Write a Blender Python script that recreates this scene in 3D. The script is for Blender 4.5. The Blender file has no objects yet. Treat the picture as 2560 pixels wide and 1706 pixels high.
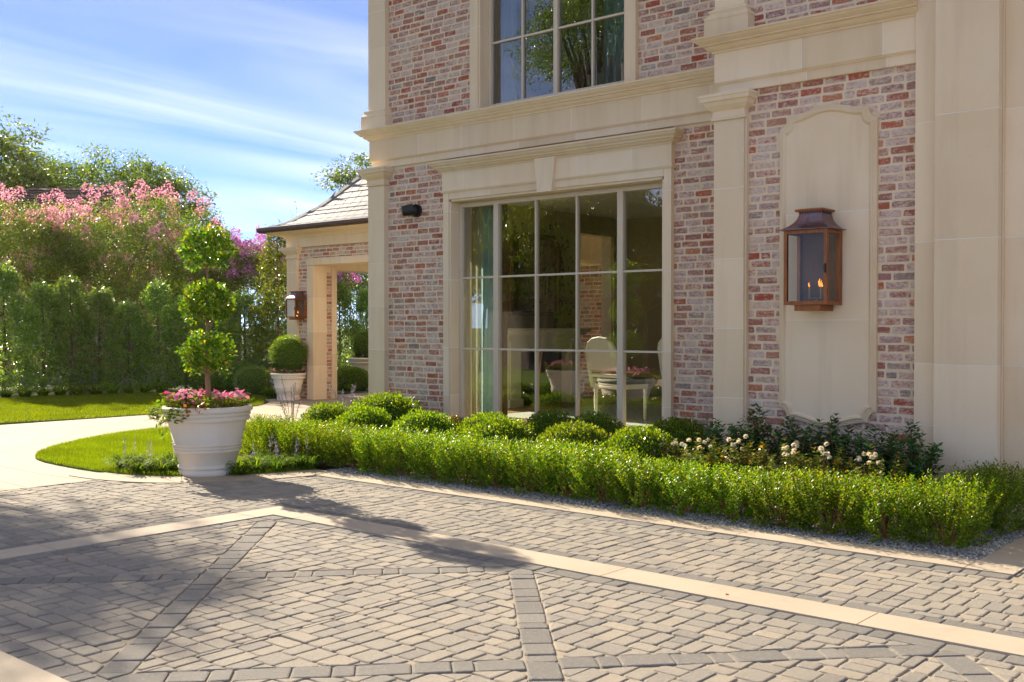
import bpy, bmesh, math, random
import numpy as np
from mathutils import Vector, Matrix
R = math.radians
rng = np.random.default_rng(7)
random.seed(7)
C = bpy.context.scene.collection
SC = bpy.context.scene

# ------------------------------------------------------------------ camera, sky, sun, exposure
cam = bpy.data.objects.new('camera', bpy.data.cameras.new('camera'))
C.objects.link(cam)
cam.data.sensor_width = 36.0
cam.data.lens = 2640.0 / 2560.0 * 36.0
cam.data.clip_start = 0.05
cam.data.clip_end = 3000
cam.location = (0, 0, 1.42)
cam.rotation_euler = (R(90 - 0.7596), 0, R(180 - 49.46 - 90))
SC.camera = cam

SUN_EL, SUN_AZ = 26.0, 167.2          # azimuth counted from +X, counter-clockwise
world = bpy.data.worlds.new('World')
SC.world = world
world.use_nodes = True
wn, wl = world.node_tree.nodes, world.node_tree.links
wn.clear()
sky = wn.new('ShaderNodeTexSky')
sky.sky_type = 'NISHITA'
sky.sun_disc = False
sky.sun_elevation = R(SUN_EL)
sky.sun_rotation = R((90 - SUN_AZ) % 360)
sky.air_density = 0.34
sky.dust_density = 0.0
sky.ozone_density = 6.0
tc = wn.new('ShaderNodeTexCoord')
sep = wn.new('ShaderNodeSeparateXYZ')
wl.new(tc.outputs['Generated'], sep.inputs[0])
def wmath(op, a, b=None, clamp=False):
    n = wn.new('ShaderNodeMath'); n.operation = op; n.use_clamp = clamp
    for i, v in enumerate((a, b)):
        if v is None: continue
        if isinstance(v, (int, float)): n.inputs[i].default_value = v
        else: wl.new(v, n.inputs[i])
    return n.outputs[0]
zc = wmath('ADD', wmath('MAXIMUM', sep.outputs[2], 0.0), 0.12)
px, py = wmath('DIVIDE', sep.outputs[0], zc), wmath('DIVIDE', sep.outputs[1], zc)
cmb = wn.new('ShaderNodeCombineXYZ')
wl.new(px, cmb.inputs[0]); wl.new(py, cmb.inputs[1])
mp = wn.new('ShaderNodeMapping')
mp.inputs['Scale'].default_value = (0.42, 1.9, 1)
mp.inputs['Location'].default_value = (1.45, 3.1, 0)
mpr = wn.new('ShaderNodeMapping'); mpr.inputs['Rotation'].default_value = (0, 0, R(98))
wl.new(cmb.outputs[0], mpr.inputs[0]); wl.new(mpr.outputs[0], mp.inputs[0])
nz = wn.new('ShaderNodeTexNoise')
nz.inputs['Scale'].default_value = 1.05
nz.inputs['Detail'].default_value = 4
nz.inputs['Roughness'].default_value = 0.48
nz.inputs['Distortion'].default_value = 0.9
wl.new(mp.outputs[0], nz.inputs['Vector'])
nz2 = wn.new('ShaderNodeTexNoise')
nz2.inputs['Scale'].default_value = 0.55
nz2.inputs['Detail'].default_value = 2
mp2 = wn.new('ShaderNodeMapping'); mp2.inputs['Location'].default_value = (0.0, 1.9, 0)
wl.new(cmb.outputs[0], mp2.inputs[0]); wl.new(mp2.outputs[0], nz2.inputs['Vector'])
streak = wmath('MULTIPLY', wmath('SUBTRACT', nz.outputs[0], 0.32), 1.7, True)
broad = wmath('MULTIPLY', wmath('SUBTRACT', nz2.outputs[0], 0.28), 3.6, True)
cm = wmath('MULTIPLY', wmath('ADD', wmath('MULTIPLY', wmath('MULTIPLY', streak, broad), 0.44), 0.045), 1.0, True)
cl = wn.new('ShaderNodeRGB'); cl.outputs[0].default_value = (12.6, 11.8, 11.4, 1)  # cloud layer brightened and spread to add fill light on the shaded facade
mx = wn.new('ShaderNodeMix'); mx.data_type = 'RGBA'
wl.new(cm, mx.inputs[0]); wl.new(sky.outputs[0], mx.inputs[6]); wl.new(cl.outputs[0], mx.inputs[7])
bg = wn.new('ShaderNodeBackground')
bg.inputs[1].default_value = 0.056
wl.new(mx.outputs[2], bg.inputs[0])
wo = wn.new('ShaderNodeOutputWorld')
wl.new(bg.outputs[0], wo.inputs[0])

sl = bpy.data.lights.new('sun', 'SUN')
sl.energy = 3.1
sl.angle = R(0.53)
sl.color = (1.0, 0.86, 0.66)
sun = bpy.data.objects.new('sun', sl)
C.objects.link(sun)
sd = Vector((math.cos(R(SUN_AZ)) * math.cos(R(SUN_EL)), math.sin(R(SUN_AZ)) * math.cos(R(SUN_EL)), math.sin(R(SUN_EL))))
sun.rotation_euler = sd.to_track_quat('Z', 'Y').to_euler()
sun.location = (-20, 5, 12)

SC.view_settings.view_transform = 'Standard'
SC.view_settings.look = 'None'
SC.view_settings.gamma = 1.0
SC.view_settings.exposure = 2.05
SC.render.engine = 'CYCLES'
SC.cycles.max_bounces = 10
SC.cycles.diffuse_bounces = 5
SC.cycles.transparent_max_bounces = 16
SC.cycles.use_denoising = True
SC.cycles.sample_clamp_indirect = 6.0

# ------------------------------------------------------------------ mesh helpers
class MB:
    def __init__(self): self.v = []; self.f = []
    def poly(self, pts):
        n = len(self.v); self.v += [tuple(p) for p in pts]; self.f.append(tuple(range(n, n + len(pts))))
    def box(self, x0, x1, y0, y1, z0, z1):
        n = len(self.v)
        self.v += [(x0,y0,z0),(x1,y0,z0),(x1,y1,z0),(x0,y1,z0),(x0,y0,z1),(x1,y0,z1),(x1,y1,z1),(x0,y1,z1)]
        self.f += [tuple(n+i for i in q) for q in ((0,3,2,1),(4,5,6,7),(0,1,5,4),(1,2,6,5),(2,3,7,6),(3,0,4,7))]
        return self
    def cbox(self, x0, x1, y0, y1, z0, z1, c=0.003):
        # box whose front (-Y) face has chamfered edges
        n = len(self.v)
        self.v += [(x0,y1,z0),(x1,y1,z0),(x1,y1,z1),(x0,y1,z1),
                   (x0,y0+c,z0),(x1,y0+c,z0),(x1,y0+c,z1),(x0,y0+c,z1),
                   (x0+c,y0,z0+c),(x1-c,y0,z0+c),(x1-c,y0,z1-c),(x0+c,y0,z1-c)]
        q = [(3,2,1,0),(8,9,10,11)]
        for i in range(4):
            j = (i+1) % 4
            q += [(i, j, 4+j, 4+i), (4+i, 4+j, 8+j, 8+i)]
        self.f += [tuple(n+i for i in a) for a in q]
        return self
    def prism(self, pts, z0, z1):
        n = len(self.v); m = len(pts)
        self.v += [(p[0], p[1], z0) for p in pts] + [(p[0], p[1], z1) for p in pts]
        self.f.append(tuple(range(n+m-1, n-1, -1))); self.f.append(tuple(range(n+m, n+2*m)))
        for i in range(m):
            j = (i+1) % m; self.f.append((n+i, n+j, n+m+j, n+m+i))
        return self
    def tube(self, pts, rad, seg=6, cap=True):
        n = len(self.v); P = [Vector(p) for p in pts]; k = len(P)
        if isinstance(rad, (int, float)): rad = [rad] * k
        prev = None
        for i, p in enumerate(P):
            t = (P[min(i+1, k-1)] - P[max(i-1, 0)]).normalized()
            a = t.orthogonal().normalized() if prev is None else (prev - t * prev.dot(t)).normalized()
            prev = a; b = t.cross(a)
            for s in range(seg):
                w = 2 * math.pi * s / seg
                self.v.append(tuple(p + (a * math.cos(w) + b * math.sin(w)) * rad[i]))
        for i in range(k-1):
            for s in range(seg):
                u = (s+1) % seg
                self.f.append((n+i*seg+s, n+i*seg+u, n+(i+1)*seg+u, n+(i+1)*seg+s))
        if cap:
            self.f.append(tuple(n+s for s in reversed(range(seg))))
            self.f.append(tuple(n+(k-1)*seg+s for s in range(seg)))
        return self
    def lathe(self, prof, seg=40, cx=0, cy=0, wob=0.0):
        n = len(self.v)
        for r, z in prof:
            for s in range(seg):
                w = 2*math.pi*s/seg
                self.v.append((cx + r*math.cos(w), cy + r*math.sin(w), z))
        for i in range(len(prof)-1):
            for s in range(seg):
                u = (s+1) % seg
                self.f.append((n+i*seg+s, n+i*seg+u, n+(i+1)*seg+u, n+(i+1)*seg+s))
        return self
    def sweep(self, path, prof, ends=True):
        # prof: (outward offset, z); outward is to the right of the path direction
        P = [Vector((p[0], p[1])) for p in path]; k = len(P); off = []
        for i in range(k):
            ns = []
            if i > 0: t = (P[i]-P[i-1]).normalized(); ns.append(Vector((t.y, -t.x)))
            if i < k-1: t = (P[i+1]-P[i]).normalized(); ns.append(Vector((t.y, -t.x)))
            off.append(ns[0] if len(ns) == 1 else (ns[0]+ns[1]) / (1 + ns[0].dot(ns[1])))
        n = len(self.v); m = len(prof)
        for i in range(k):
            for d, z in prof:
                q = P[i] + off[i]*d; self.v.append((q.x, q.y, z))
        for i in range(k-1):
            for j in range(m-1):
                self.f.append((n+i*m+j, n+(i+1)*m+j, n+(i+1)*m+j+1, n+i*m+j+1))
        if ends:
            self.f.append(tuple(n+j for j in range(m)))
            self.f.append(tuple(n+(k-1)*m+j for j in reversed(range(m))))
        return self
    def mesh(self, name, mat=None, smooth=False):
        me = bpy.data.meshes.new(name); me.from_pydata(self.v, [], self.f)
        if mat: me.materials.append(mat)
        if smooth: me.polygons.foreach_set('use_smooth', [True]*len(me.polygons))
        me.update(); return me
    def build(self, name, mat, parent=None, smooth=False):
        return link(name, self.mesh(name, mat, smooth), parent)

def link(name, me, parent=None):
    o = bpy.data.objects.new(name, me); C.objects.link(o)
    if parent is not None: o.parent = parent
    return o
def tag(o, label=None, cat=None, group=None, kind=None):
    if label: o['label'] = label
    if cat: o['category'] = cat
    if group: o['group'] = group
    if kind: o['kind'] = kind
    return o
def empty(name, loc=(0,0,0), rz=0.0, label=None, cat=None, group=None, sc=1.0):
    o = bpy.data.objects.new(name, None); C.objects.link(o)
    o.location = loc; o.rotation_euler = (0, 0, rz); o.scale = (sc, sc, sc) if isinstance(sc, (int, float)) else sc
    o.empty_display_size = 0.1
    return tag(o, label, cat, group)
def copy_tree(o, parent=None):
    c = o.copy(); C.objects.link(c); c.parent = parent
    for ch in list(o.children): copy_tree(ch, c)
    return c
ORD = ['leftmost','second','third','fourth','fifth','sixth','seventh','eighth','ninth','tenth','eleventh','twelfth','thirteenth',
       'fourteenth','fifteenth','sixteenth','seventeenth','eighteenth','nineteenth','twentieth','twenty-first','twenty-second']
def nth(i): return ORD[i] if i == 0 else ORD[i] + ' from the left'

def np_mesh(name, verts, quads, mat):
    me = bpy.data.meshes.new(name)
    nv, nf = len(verts), len(quads); k = quads.shape[1]
    me.vertices.add(nv); me.vertices.foreach_set('co', np.ascontiguousarray(verts, dtype=np.float32).ravel())
    me.loops.add(nf*k); me.loops.foreach_set('vertex_index', np.ascontiguousarray(quads, dtype=np.int32).ravel())
    me.polygons.add(nf); me.polygons.foreach_set('loop_start', np.arange(0, nf*k, k, dtype=np.int32))
    me.polygons.foreach_set('loop_total', np.full(nf, k, dtype=np.int32))
    if mat: me.materials.append(mat)
    me.update(calc_edges=True); return me
def unit(a): return a / np.maximum(np.linalg.norm(a, axis=1, keepdims=True), 1e-9)
def leaf_verts(P, A, N, L, W, fold=0.18):
    # folded four-cornered leaf: base, side, tip, side
    A = unit(A); S = unit(np.cross(A, N)); Nn = unit(np.cross(S, A))
    L = np.broadcast_to(np.asarray(L, float), (len(P),))[:, None]; W = np.broadcast_to(np.asarray(W, float), (len(P),))[:, None]
    m = P + A*L*0.45 + Nn*W*fold
    V = np.stack([P, m + S*W*0.5, P + A*L, m - S*W*0.5], 1).reshape(-1, 3)
    return V
def leaf_mesh(name, V, mat): return np_mesh(name, V, np.arange(len(V)).reshape(-1, 4), mat)
def rand_dirs(n): return unit(rng.normal(size=(n, 3)))
def fib_dirs(n):
    i = np.arange(n) + 0.5; ph = np.arccos(1 - 2*i/n); th = np.pi*(1+5**0.5)*i
    return np.stack([np.cos(th)*np.sin(ph), np.sin(th)*np.sin(ph), np.cos(ph)], 1)

# ------------------------------------------------------------------ materials
class Mat:
    def __init__(self, name):
        self.m = bpy.data.materials.new(name); self.m.use_nodes = True
        self.n = self.m.node_tree.nodes; self.l = self.m.node_tree.links; self.n.clear()
        self.out = self.n.new('ShaderNodeOutputMaterial')
    def nd(self, t, **kw):
        n = self.n.new(t)
        for k, v in kw.items(): setattr(n, k, v)
        return n
    def put(self, sock, v):
        if isinstance(v, (int, float)): sock.default_value = v
        elif isinstance(v, (tuple, list)): sock.default_value = tuple(v) + ((1.0,) if len(v) == 3 and sock.type == 'RGBA' else ())
        else: self.l.new(v, sock)
    def math(self, op, a, b=0.0, clamp=False):
        n = self.nd('ShaderNodeMath', operation=op, use_clamp=clamp); self.put(n.inputs[0], a); self.put(n.inputs[1], b); return n.outputs[0]
    def mix(self, f, a, b, mode='MIX'):
        n = self.nd('ShaderNodeMix', data_type='RGBA', blend_type=mode)
        self.put(n.inputs[0], f); self.put(n.inputs[6], a); self.put(n.inputs[7], b); return n.outputs[2]
    def coord(self, which='Object'):
        if which == 'World': return self.nd('ShaderNodeNewGeometry').outputs['Position']
        return self.nd('ShaderNodeTexCoord').outputs[which]
    def mapped(self, co, scale=(1,1,1), rot=(0,0,0)):
        n = self.nd('ShaderNodeMapping'); n.inputs['Scale'].default_value = scale; n.inputs['Rotation'].default_value = rot
        self.l.new(co, n.inputs[0]); return n.outputs[0]
    def noise(self, co, scale, detail=3.0, rough=0.55, dist=0.0):
        n = self.nd('ShaderNodeTexNoise'); self.l.new(co, n.inputs['Vector'])
        n.inputs['Scale'].default_value = scale; n.inputs['Detail'].default_value = detail
        n.inputs['Roughness'].default_value = rough; n.inputs['Distortion'].default_value = dist
        return n.outputs[0]
    def ramp(self, f, stops, interp='LINEAR'):
        n = self.nd('ShaderNodeValToRGB'); self.put(n.inputs[0], f); cr = n.color_ramp; cr.interpolation = interp
        while len(cr.elements) < len(stops): cr.elements.new(0.5)
        for e, (p, c) in zip(cr.elements, stops):
            e.position = p; e.color = tuple(c) + (1,) if len(c) == 3 else c
        return n.outputs[0]
    def step(self, f, lo, hi):
        n = self.nd('ShaderNodeMapRange'); n.clamp = True; self.put(n.inputs[0], f)
        n.inputs[1].default_value = lo; n.inputs[2].default_value = hi; return n.outputs[0]
    def rnd(self, mode):
        if mode == 'island': return self.nd('ShaderNodeNewGeometry').outputs['Random Per Island']
        return self.nd('ShaderNodeObjectInfo').outputs['Random']
    def bump(self, h, strength=0.3, dist=0.01, normal=None):
        n = self.nd('ShaderNodeBump'); self.put(n.inputs['Height'], h)
        n.inputs['Strength'].default_value = strength; n.inputs['Distance'].default_value = dist
        if normal is not None: self.l.new(normal, n.inputs['Normal'])
        return n.outputs[0]
    def principled(self, col, rough=0.8, spec=0.4, metal=0.0, normal=None, **kw):
        n = self.nd('ShaderNodeBsdfPrincipled'); self.put(n.inputs['Base Color'], col); self.put(n.inputs['Roughness'], rough)
        n.inputs['Specular IOR Level'].default_value = spec; n.inputs['Metallic'].default_value = metal
        for k, v in kw.items(): self.put(n.inputs[k.replace('_', ' ')], v)
        if normal is not None: self.l.new(normal, n.inputs['Normal'])
        return n.outputs[0]
    def done(self, sh): self.l.new(sh, self.out.inputs[0]); return self.m

def plain(name, col, rough=0.6, spec=0.4, metal=0.0, var=0.12, scale=6.0):
    m = Mat(name); co = m.coord('World')
    f = m.noise(co, scale, 4)
    c = m.mix(f, tuple(x*(1-var) for x in col), tuple(min(1, x*(1+var)) for x in col))
    return m.done(m.principled(c, rough, spec, metal))

def leaf_material(name, stops, trans, tmix=0.42, gloss=0.09, rough=0.32, twotone=None):
    m = Mat(name); r = m.rnd('island')
    c = m.ramp(r, stops)
    oi = m.nd('ShaderNodeObjectInfo').outputs['Random']
    hs = m.nd('ShaderNodeHueSaturation'); m.l.new(c, hs.inputs['Color'])
    m.put(hs.inputs['Value'], m.math('ADD', m.math('MULTIPLY', oi, 0.3), 0.85))
    m.put(hs.inputs['Hue'], m.math('ADD', m.math('MULTIPLY', oi, 0.02), 0.49))
    col = hs.outputs[0]
    if twotone:
        pn = m.noise(m.coord('World'), 1.7, 4, 0.6); col = m.mix(m.math('MULTIPLY', m.step(pn, 0.42, 0.66), 0.55), col, twotone)
    d = m.nd('ShaderNodeBsdfDiffuse'); m.put(d.inputs[0], col)
    t = m.nd('ShaderNodeBsdfTranslucent'); m.put(t.inputs[0], m.mix(1.0, col, trans, 'MULTIPLY'))
    a = m.nd('ShaderNodeMixShader'); a.inputs[0].default_value = tmix
    m.l.new(d.outputs[0], a.inputs[1]); m.l.new(t.outputs[0], a.inputs[2])
    g = m.nd('ShaderNodeBsdfGlossy'); g.inputs[1].default_value = rough; g.inputs[0].default_value = (1, 1, 1, 1)
    fr = m.nd('ShaderNodeFresnel'); fr.inputs[0].default_value = 1.42
    b = m.nd('ShaderNodeMixShader'); m.put(b.inputs[0], m.math('MULTIPLY', fr.outputs[0], gloss*5, True))
    m.l.new(a.outputs[0], b.inputs[1]); m.l.new(g.outputs[0], b.inputs[2])
    return m.done(b.outputs[0])

def stone_material(name, a, b, dirt=(0.30,0.27,0.22)):
    m = Mat(name); co = m.coord('World')
    f = m.noise(co, 1.6, 5, 0.6); c = m.mix(m.step(f, 0.3, 0.7), a, b)
    g = m.noise(co, 260, 2, 0.6); c = m.mix(m.math('MULTIPLY', m.step(g, 0.55, 0.8), 0.22), c, dirt)
    s = m.noise(m.mapped(co, (7, 7, 0.7)), 1.0, 4); c = m.mix(m.math('MULTIPLY', m.step(s, 0.50, 0.72), 0.40), c, tuple(x*0.78 for x in a))
    w = m.noise(co, 0.8, 3); c = m.mix(m.math('MULTIPLY', m.step(w, 0.55, 0.75), 0.25), c, (0.80, 0.74, 0.64))
    rn = m.rnd('object'); c = m.mix(0.15, c, m.ramp(rn, [(0, (0.3,0.25,0.2)), (1, (1,0.95,0.85))]))
    n = m.bump(m.math('ADD', m.math('MULTIPLY', g, 0.4), m.noise(co, 40, 4)), 0.12, 0.004)
    return m.done(m.principled(c, 0.85, 0.25, normal=n))

STONE = stone_material('cast_stone', (0.81, 0.63, 0.40), (0.86, 0.70, 0.475))
JOINT = plain('stone_joint', (0.86, 0.81, 0.71), 0.9, 0.2)

def brick_material(name, mode):
    m = Mat(name); r = m.rnd(mode); co = m.coord('World')
    base = m.ramp(r, [(0.0,(0.38,0.085,0.050)),(0.12,(0.46,0.14,0.075)),(0.24,(0.32,0.085,0.062)),(0.34,(0.44,0.21,0.135)),(0.44,(0.30,0.13,0.115)),
                      (0.54,(0.50,0.19,0.085)),(0.62,(0.40,0.25,0.20)),(0.70,(0.34,0.11,0.085)),(0.78,(0.38,0.23,0.205)),(0.87,(0.40,0.14,0.085)),(0.905,(0.20,0.17,0.16)),(0.925,(0.22,0.18,0.17)),
                      (0.96,(0.44,0.28,0.20)),(1.0,(0.38,0.10,0.06))])
    big = m.noise(m.mapped(co, (1.0, 1.0, 2.2)), 9.0, 3)
    fine = m.noise(m.mapped(co, (1.0, 1.0, 1.9)), 30.0, 6, 0.72, 0.5)
    r2 = m.math('FRACT', m.math('MULTIPLY', r, 17.31))
    amt = m.math('ADD', m.math('MULTIPLY', m.math('POWER', r2, 1.0), 0.29), m.math('MULTIPLY', big, 0.40))
    mask = m.step(m.math('ADD', fine, m.math('SUBTRACT', amt, 0.30)), 0.44, 0.66)
    wash = m.ramp(m.noise(co, 22, 3), [(0.3,(0.62,0.48,0.43)),(0.5,(0.76,0.68,0.58)),(0.7,(0.58,0.46,0.44))])
    c = m.mix(m.math('MULTIPLY', mask, 0.74), base, wash)
    sm = m.noise(m.mapped(co, (1.0, 1.0, 2.6)), 11.0, 5, 0.7, 0.4); c = m.mix(m.math('MULTIPLY', m.step(sm, 0.56, 0.67), 0.58), c, (0.76,0.64,0.47))
    dk = m.noise(co, 17, 5, 0.65); c = m.mix(m.math('MULTIPLY', m.step(dk, 0.60, 0.75), 0.5), c, (0.085,0.065,0.06))
    sp = m.noise(co, 160, 2); c = m.mix(m.math('MULTIPLY', m.step(sp, 0.58, 0.8), 0.35), c, (0.66,0.56,0.48))
    n = m.bump(m.math('ADD', fine, m.math('MULTIPLY', sp, 0.4)), 0.55, 0.006)
    return m.done(m.principled(c, 0.92, 0.18, normal=n))
BRICK_I, BRICK_O = brick_material('old_brick_field', 'island'), brick_material('old_brick', 'object')
def mortar_material():
    m = Mat('cream_mortar'); co = m.coord('World')
    f = m.noise(co, 14, 5, 0.65); g = m.noise(co, 120, 3)
    c = m.ramp(f, [(0.3,(0.70,0.56,0.38)),(0.55,(0.78,0.65,0.46)),(0.75,(0.74,0.64,0.52))])
    c = m.mix(m.math('MULTIPLY', m.step(g, 0.55, 0.75), 0.25), c, (0.45,0.36,0.27))
    return m.done(m.principled(c, 0.95, 0.15, normal=m.bump(m.math('ADD', f, g), 0.5, 0.006)))
MORTAR = mortar_material()

def paver_material(name, mode, dark):
    m = Mat(name); r = m.rnd(mode); co = m.coord('World')
    if dark: st = [(0,(0.185,0.178,0.168)),(0.4,(0.228,0.218,0.202)),(0.7,(0.205,0.196,0.184)),(1,(0.26,0.246,0.222))]
    else: st = [(0,(0.25,0.236,0.212)),(0.22,(0.345,0.312,0.262)),(0.45,(0.385,0.34,0.275)),(0.62,(0.285,0.268,0.24)),(0.8,(0.41,0.357,0.285)),(1,(0.325,0.302,0.263))]
    c = m.ramp(r, st)
    f = m.noise(co, 6, 4, 0.6); c = m.mix(m.math('MULTIPLY', m.step(f, 0.4, 0.75), 0.35), c, (0.27,0.25,0.225))
    g = m.noise(co, 330, 3, 0.7); c = m.mix(m.math('MULTIPLY', m.step(g, 0.55, 0.75), 0.5), c, (0.13,0.12,0.11))
    h = m.noise(co, 210, 2, 0.7); c = m.mix(m.math('MULTIPLY', m.step(h, 0.6, 0.8), 0.45), c, (0.60,0.54,0.46))
    md = m.noise(co, 75, 4, 0.75); c = m.mix(m.math('MULTIPLY', m.step(md, 0.50, 0.70), 0.34), c, (0.17,0.16,0.145)); ml = m.noise(co, 48, 4, 0.7, 0.3); c = m.mix(m.math('MULTIPLY', m.step(ml, 0.56, 0.74), 0.40), c, (0.50,0.45,0.375))
    s = m.noise(co, 0.9, 5, 0.65); c = m.mix(m.math('MULTIPLY', m.step(s, 0.52, 0.7), 0.24), c, (0.12,0.11,0.10))
    n = m.bump(m.math('ADD', m.math('MULTIPLY', g, 0.8), m.noise(co, 55, 4, 0.6)), 0.8, 0.007)
    return m.done(m.principled(c, 0.9, 0.22, normal=n))
PAV = {(d, k): paver_material('paver_%s_%s' % ('grey' if d else 'tan', k), k, d) for d in (0, 1) for k in ('island', 'object')}
def concrete_material(name, a, b, broom=(30, 2, 1)):
    m = Mat(name); co = m.coord('World')
    f = m.noise(co, 1.3, 6, 0.6); c = m.mix(m.step(f, 0.3, 0.7), a, b)
    br = m.noise(m.mapped(co, broom), 6.0, 4, 0.7); c = m.mix(m.math('MULTIPLY', m.step(br, 0.45, 0.75), 0.22), c, tuple(x*0.7 for x in a))
    st = m.noise(co, 2.2, 6, 0.7, 0.8); c = m.mix(m.math('MULTIPLY', m.step(st, 0.54, 0.72), 0.34), c, (0.27,0.22,0.16))
    g = m.noise(co, 240, 2); c = m.mix(m.math('MULTIPLY', m.step(g, 0.6, 0.8), 0.3), c, (0.32,0.29,0.25))
    return m.done(m.principled(c, 0.85, 0.3, normal=m.bump(m.math('ADD', br, g), 0.25, 0.003)))
CONC = concrete_material('drive_concrete', (0.36,0.302,0.225), (0.425,0.36,0.272), (2, 14, 1))
CONC_X = concrete_material('band_concrete', (0.42,0.352,0.265), (0.49,0.418,0.322), (2.5, 26, 1))
CONC_Y = concrete_material('band_concrete_across', (0.425,0.36,0.275), (0.49,0.42,0.33), (26, 2.5, 1))
SAND = plain('joint_sand', (0.33,0.28,0.21), 0.95, 0.1, var=0.35, scale=60)
SOIL = plain('bed_soil', (0.075,0.055,0.038), 0.95, 0.1, var=0.4, scale=30)
GRASS_BASE = plain('turf', (0.10,0.15,0.025), 0.95, 0.1, var=0.4, scale=8)
FAR_GROUND = plain('far_ground', (0.09,0.12,0.035), 0.95, 0.1, var=0.4, scale=0.5)
BARK = plain('bark', (0.17,0.115,0.075), 0.9, 0.2, var=0.4, scale=40)
BARK_PALE = plain('pale_bark', (0.33,0.20,0.11), 0.85, 0.2, var=0.35, scale=50)
TWIG = plain('twig', (0.34,0.17,0.07), 0.8, 0.2, var=0.3, scale=50)
BOX_L = leaf_material('boxwood_leaf', [(0,(0.054,0.128,0.009)),(0.45,(0.113,0.211,0.014)),(0.8,(0.194,0.289,0.017)),(0.965,(0.291,0.333,0.021)),(1,(0.473,0.244,0.035))], (1.75,1.65,0.35), 0.56, 0.04, 0.32)
BOX_D = leaf_material('boxwood_dense_leaf', [(0,(0.050,0.118,0.009)),(0.5,(0.106,0.196,0.012)),(0.9,(0.190,0.280,0.016)),(1,(0.280,0.325,0.020))], (1.9,1.65,0.35), 0.54, 0.045, 0.32)
BOX_O = leaf_material('bronzed_boxwood_leaf', [(0,(0.045,0.095,0.012)),(0.5,(0.115,0.135,0.016)),(0.75,(0.30,0.17,0.022)),(1,(0.40,0.15,0.03))], (1.5,1.3,0.4), 0.42, 0.09, 0.28)
HOLLY = leaf_material('holly_leaf', [(0,(0.095,0.19,0.030)),(0.5,(0.16,0.275,0.046)),(0.85,(0.24,0.35,0.052)),(1,(0.33,0.43,0.06))], (2.0,1.85,0.55), 0.58, 0.13, 0.34)
LIGUS = leaf_material('ligustrum_leaf', [(0,(0.075,0.125,0.016)),(0.5,(0.15,0.20,0.02)),(1,(0.28,0.29,0.03))], (1.5,1.4,0.4), 0.45, 0.10, 0.26)
TOPI = leaf_material('topiary_leaf', [(0,(0.053,0.131,0.008)),(0.5,(0.105,0.215,0.013)),(0.88,(0.200,0.294,0.017)),(0.97,(0.378,0.336,0.032)),(1,(0.483,0.304,0.032))], (1.6,1.5,0.35), 0.5, 0.04, 0.35)
MYRT = leaf_material('crepe_myrtle_leaf', [(0,(0.075,0.15,0.026)),(0.5,(0.125,0.21,0.032)),(0.9,(0.19,0.26,0.042)),(1,(0.33,0.24,0.06))], (1.8,1.65,0.5), 0.54, 0.05, 0.42)
TREEL = leaf_material('tree_leaf', [(0,(0.055,0.12,0.02)),(0.5,(0.10,0.18,0.024)),(0.9,(0.17,0.25,0.028)),(1,(0.30,0.31,0.03))], (1.8,1.65,0.4), 0.52, 0.06, 0.4)
GARD = leaf_material('gardenia_leaf', [(0,(0.028,0.082,0.026)),(0.6,(0.050,0.13,0.034)),(0.95,(0.08,0.18,0.034)),(1,(0.22,0.40,0.04))], (1.3,1.4,0.5), 0.3, 0.06, 0.35)
ROSEL = leaf_material('rose_leaf', [(0,(0.050,0.105,0.016)),(0.5,(0.11,0.165,0.02)),(0.85,(0.22,0.22,0.025)),(1,(0.42,0.20,0.03))], (1.5,1.35,0.4), 0.45, 0.08, 0.32)
LIRI = leaf_material('liriope_blade', [(0,(0.065,0.13,0.010)),(0.5,(0.12,0.20,0.014)),(1,(0.20,0.28,0.020))], (1.5,1.5,0.4), 0.45, 0.004, 0.5)
GRASS = leaf_material('grass_blade', [(0,(0.10,0.17,0.010)),(0.5,(0.16,0.235,0.012)),(1,(0.26,0.30,0.02))], (1.6,1.5,0.25), 0.5, 0.02, 0.45, (0.10,0.145,0.012))
IVY = leaf_material('ivy_leaf', [(0,(0.05,0.12,0.018)),(0.6,(0.12,0.21,0.022)),(1,(0.27,0.30,0.03))], (1.5,1.5,0.4), 0.45, 0.006, 0.5)
DEAD = leaf_material('dry_leaf', [(0,(0.30,0.12,0.03)),(1,(0.45,0.20,0.05))], (1.4,1.2,0.6), 0.3, 0.03, 0.5)
PINK = leaf_material('pink_petal', [(0,(0.72,0.035,0.16)),(0.35,(0.80,0.14,0.30)),(0.65,(0.84,0.38,0.50)),(1,(0.86,0.58,0.66))], (1.2,1.0,1.1), 0.35, 0.02, 0.5)
PINK_A = leaf_material('deep_pink_petal', [(0,(0.70,0.03,0.14)),(1,(0.78,0.07,0.24))], (1.2,1.0,1.1), 0.35, 0.01, 0.5)
PINK_B = leaf_material('rose_petal', [(0,(0.80,0.20,0.36)),(1,(0.83,0.32,0.46))], (1.2,1.0,1.1), 0.35, 0.01, 0.5)
PINK_C = leaf_material('blush_petal', [(0,(0.84,0.46,0.56)),(1,(0.86,0.62,0.68))], (1.2,1.0,1.1), 0.35, 0.01, 0.5)
MYRTF = leaf_material('crepe_myrtle_bloom', [(0,(0.66,0.24,0.40)),(0.5,(0.76,0.38,0.50)),(1,(0.80,0.54,0.58))], (1.3,1.1,1.1), 0.4, 0.02, 0.5)
MYRTP = leaf_material('purple_myrtle_bloom', [(0,(0.46,0.10,0.40)),(0.5,(0.60,0.20,0.52)),(1,(0.72,0.36,0.60))], (1.3,1.1,1.2), 0.4, 0.02, 0.5)
ROSEW = leaf_material('cream_petal', [(0,(0.78,0.66,0.42)),(0.4,(0.84,0.78,0.62)),(1,(0.86,0.84,0.76))], (1.1,1.05,0.9), 0.3, 0.02, 0.5)
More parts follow.
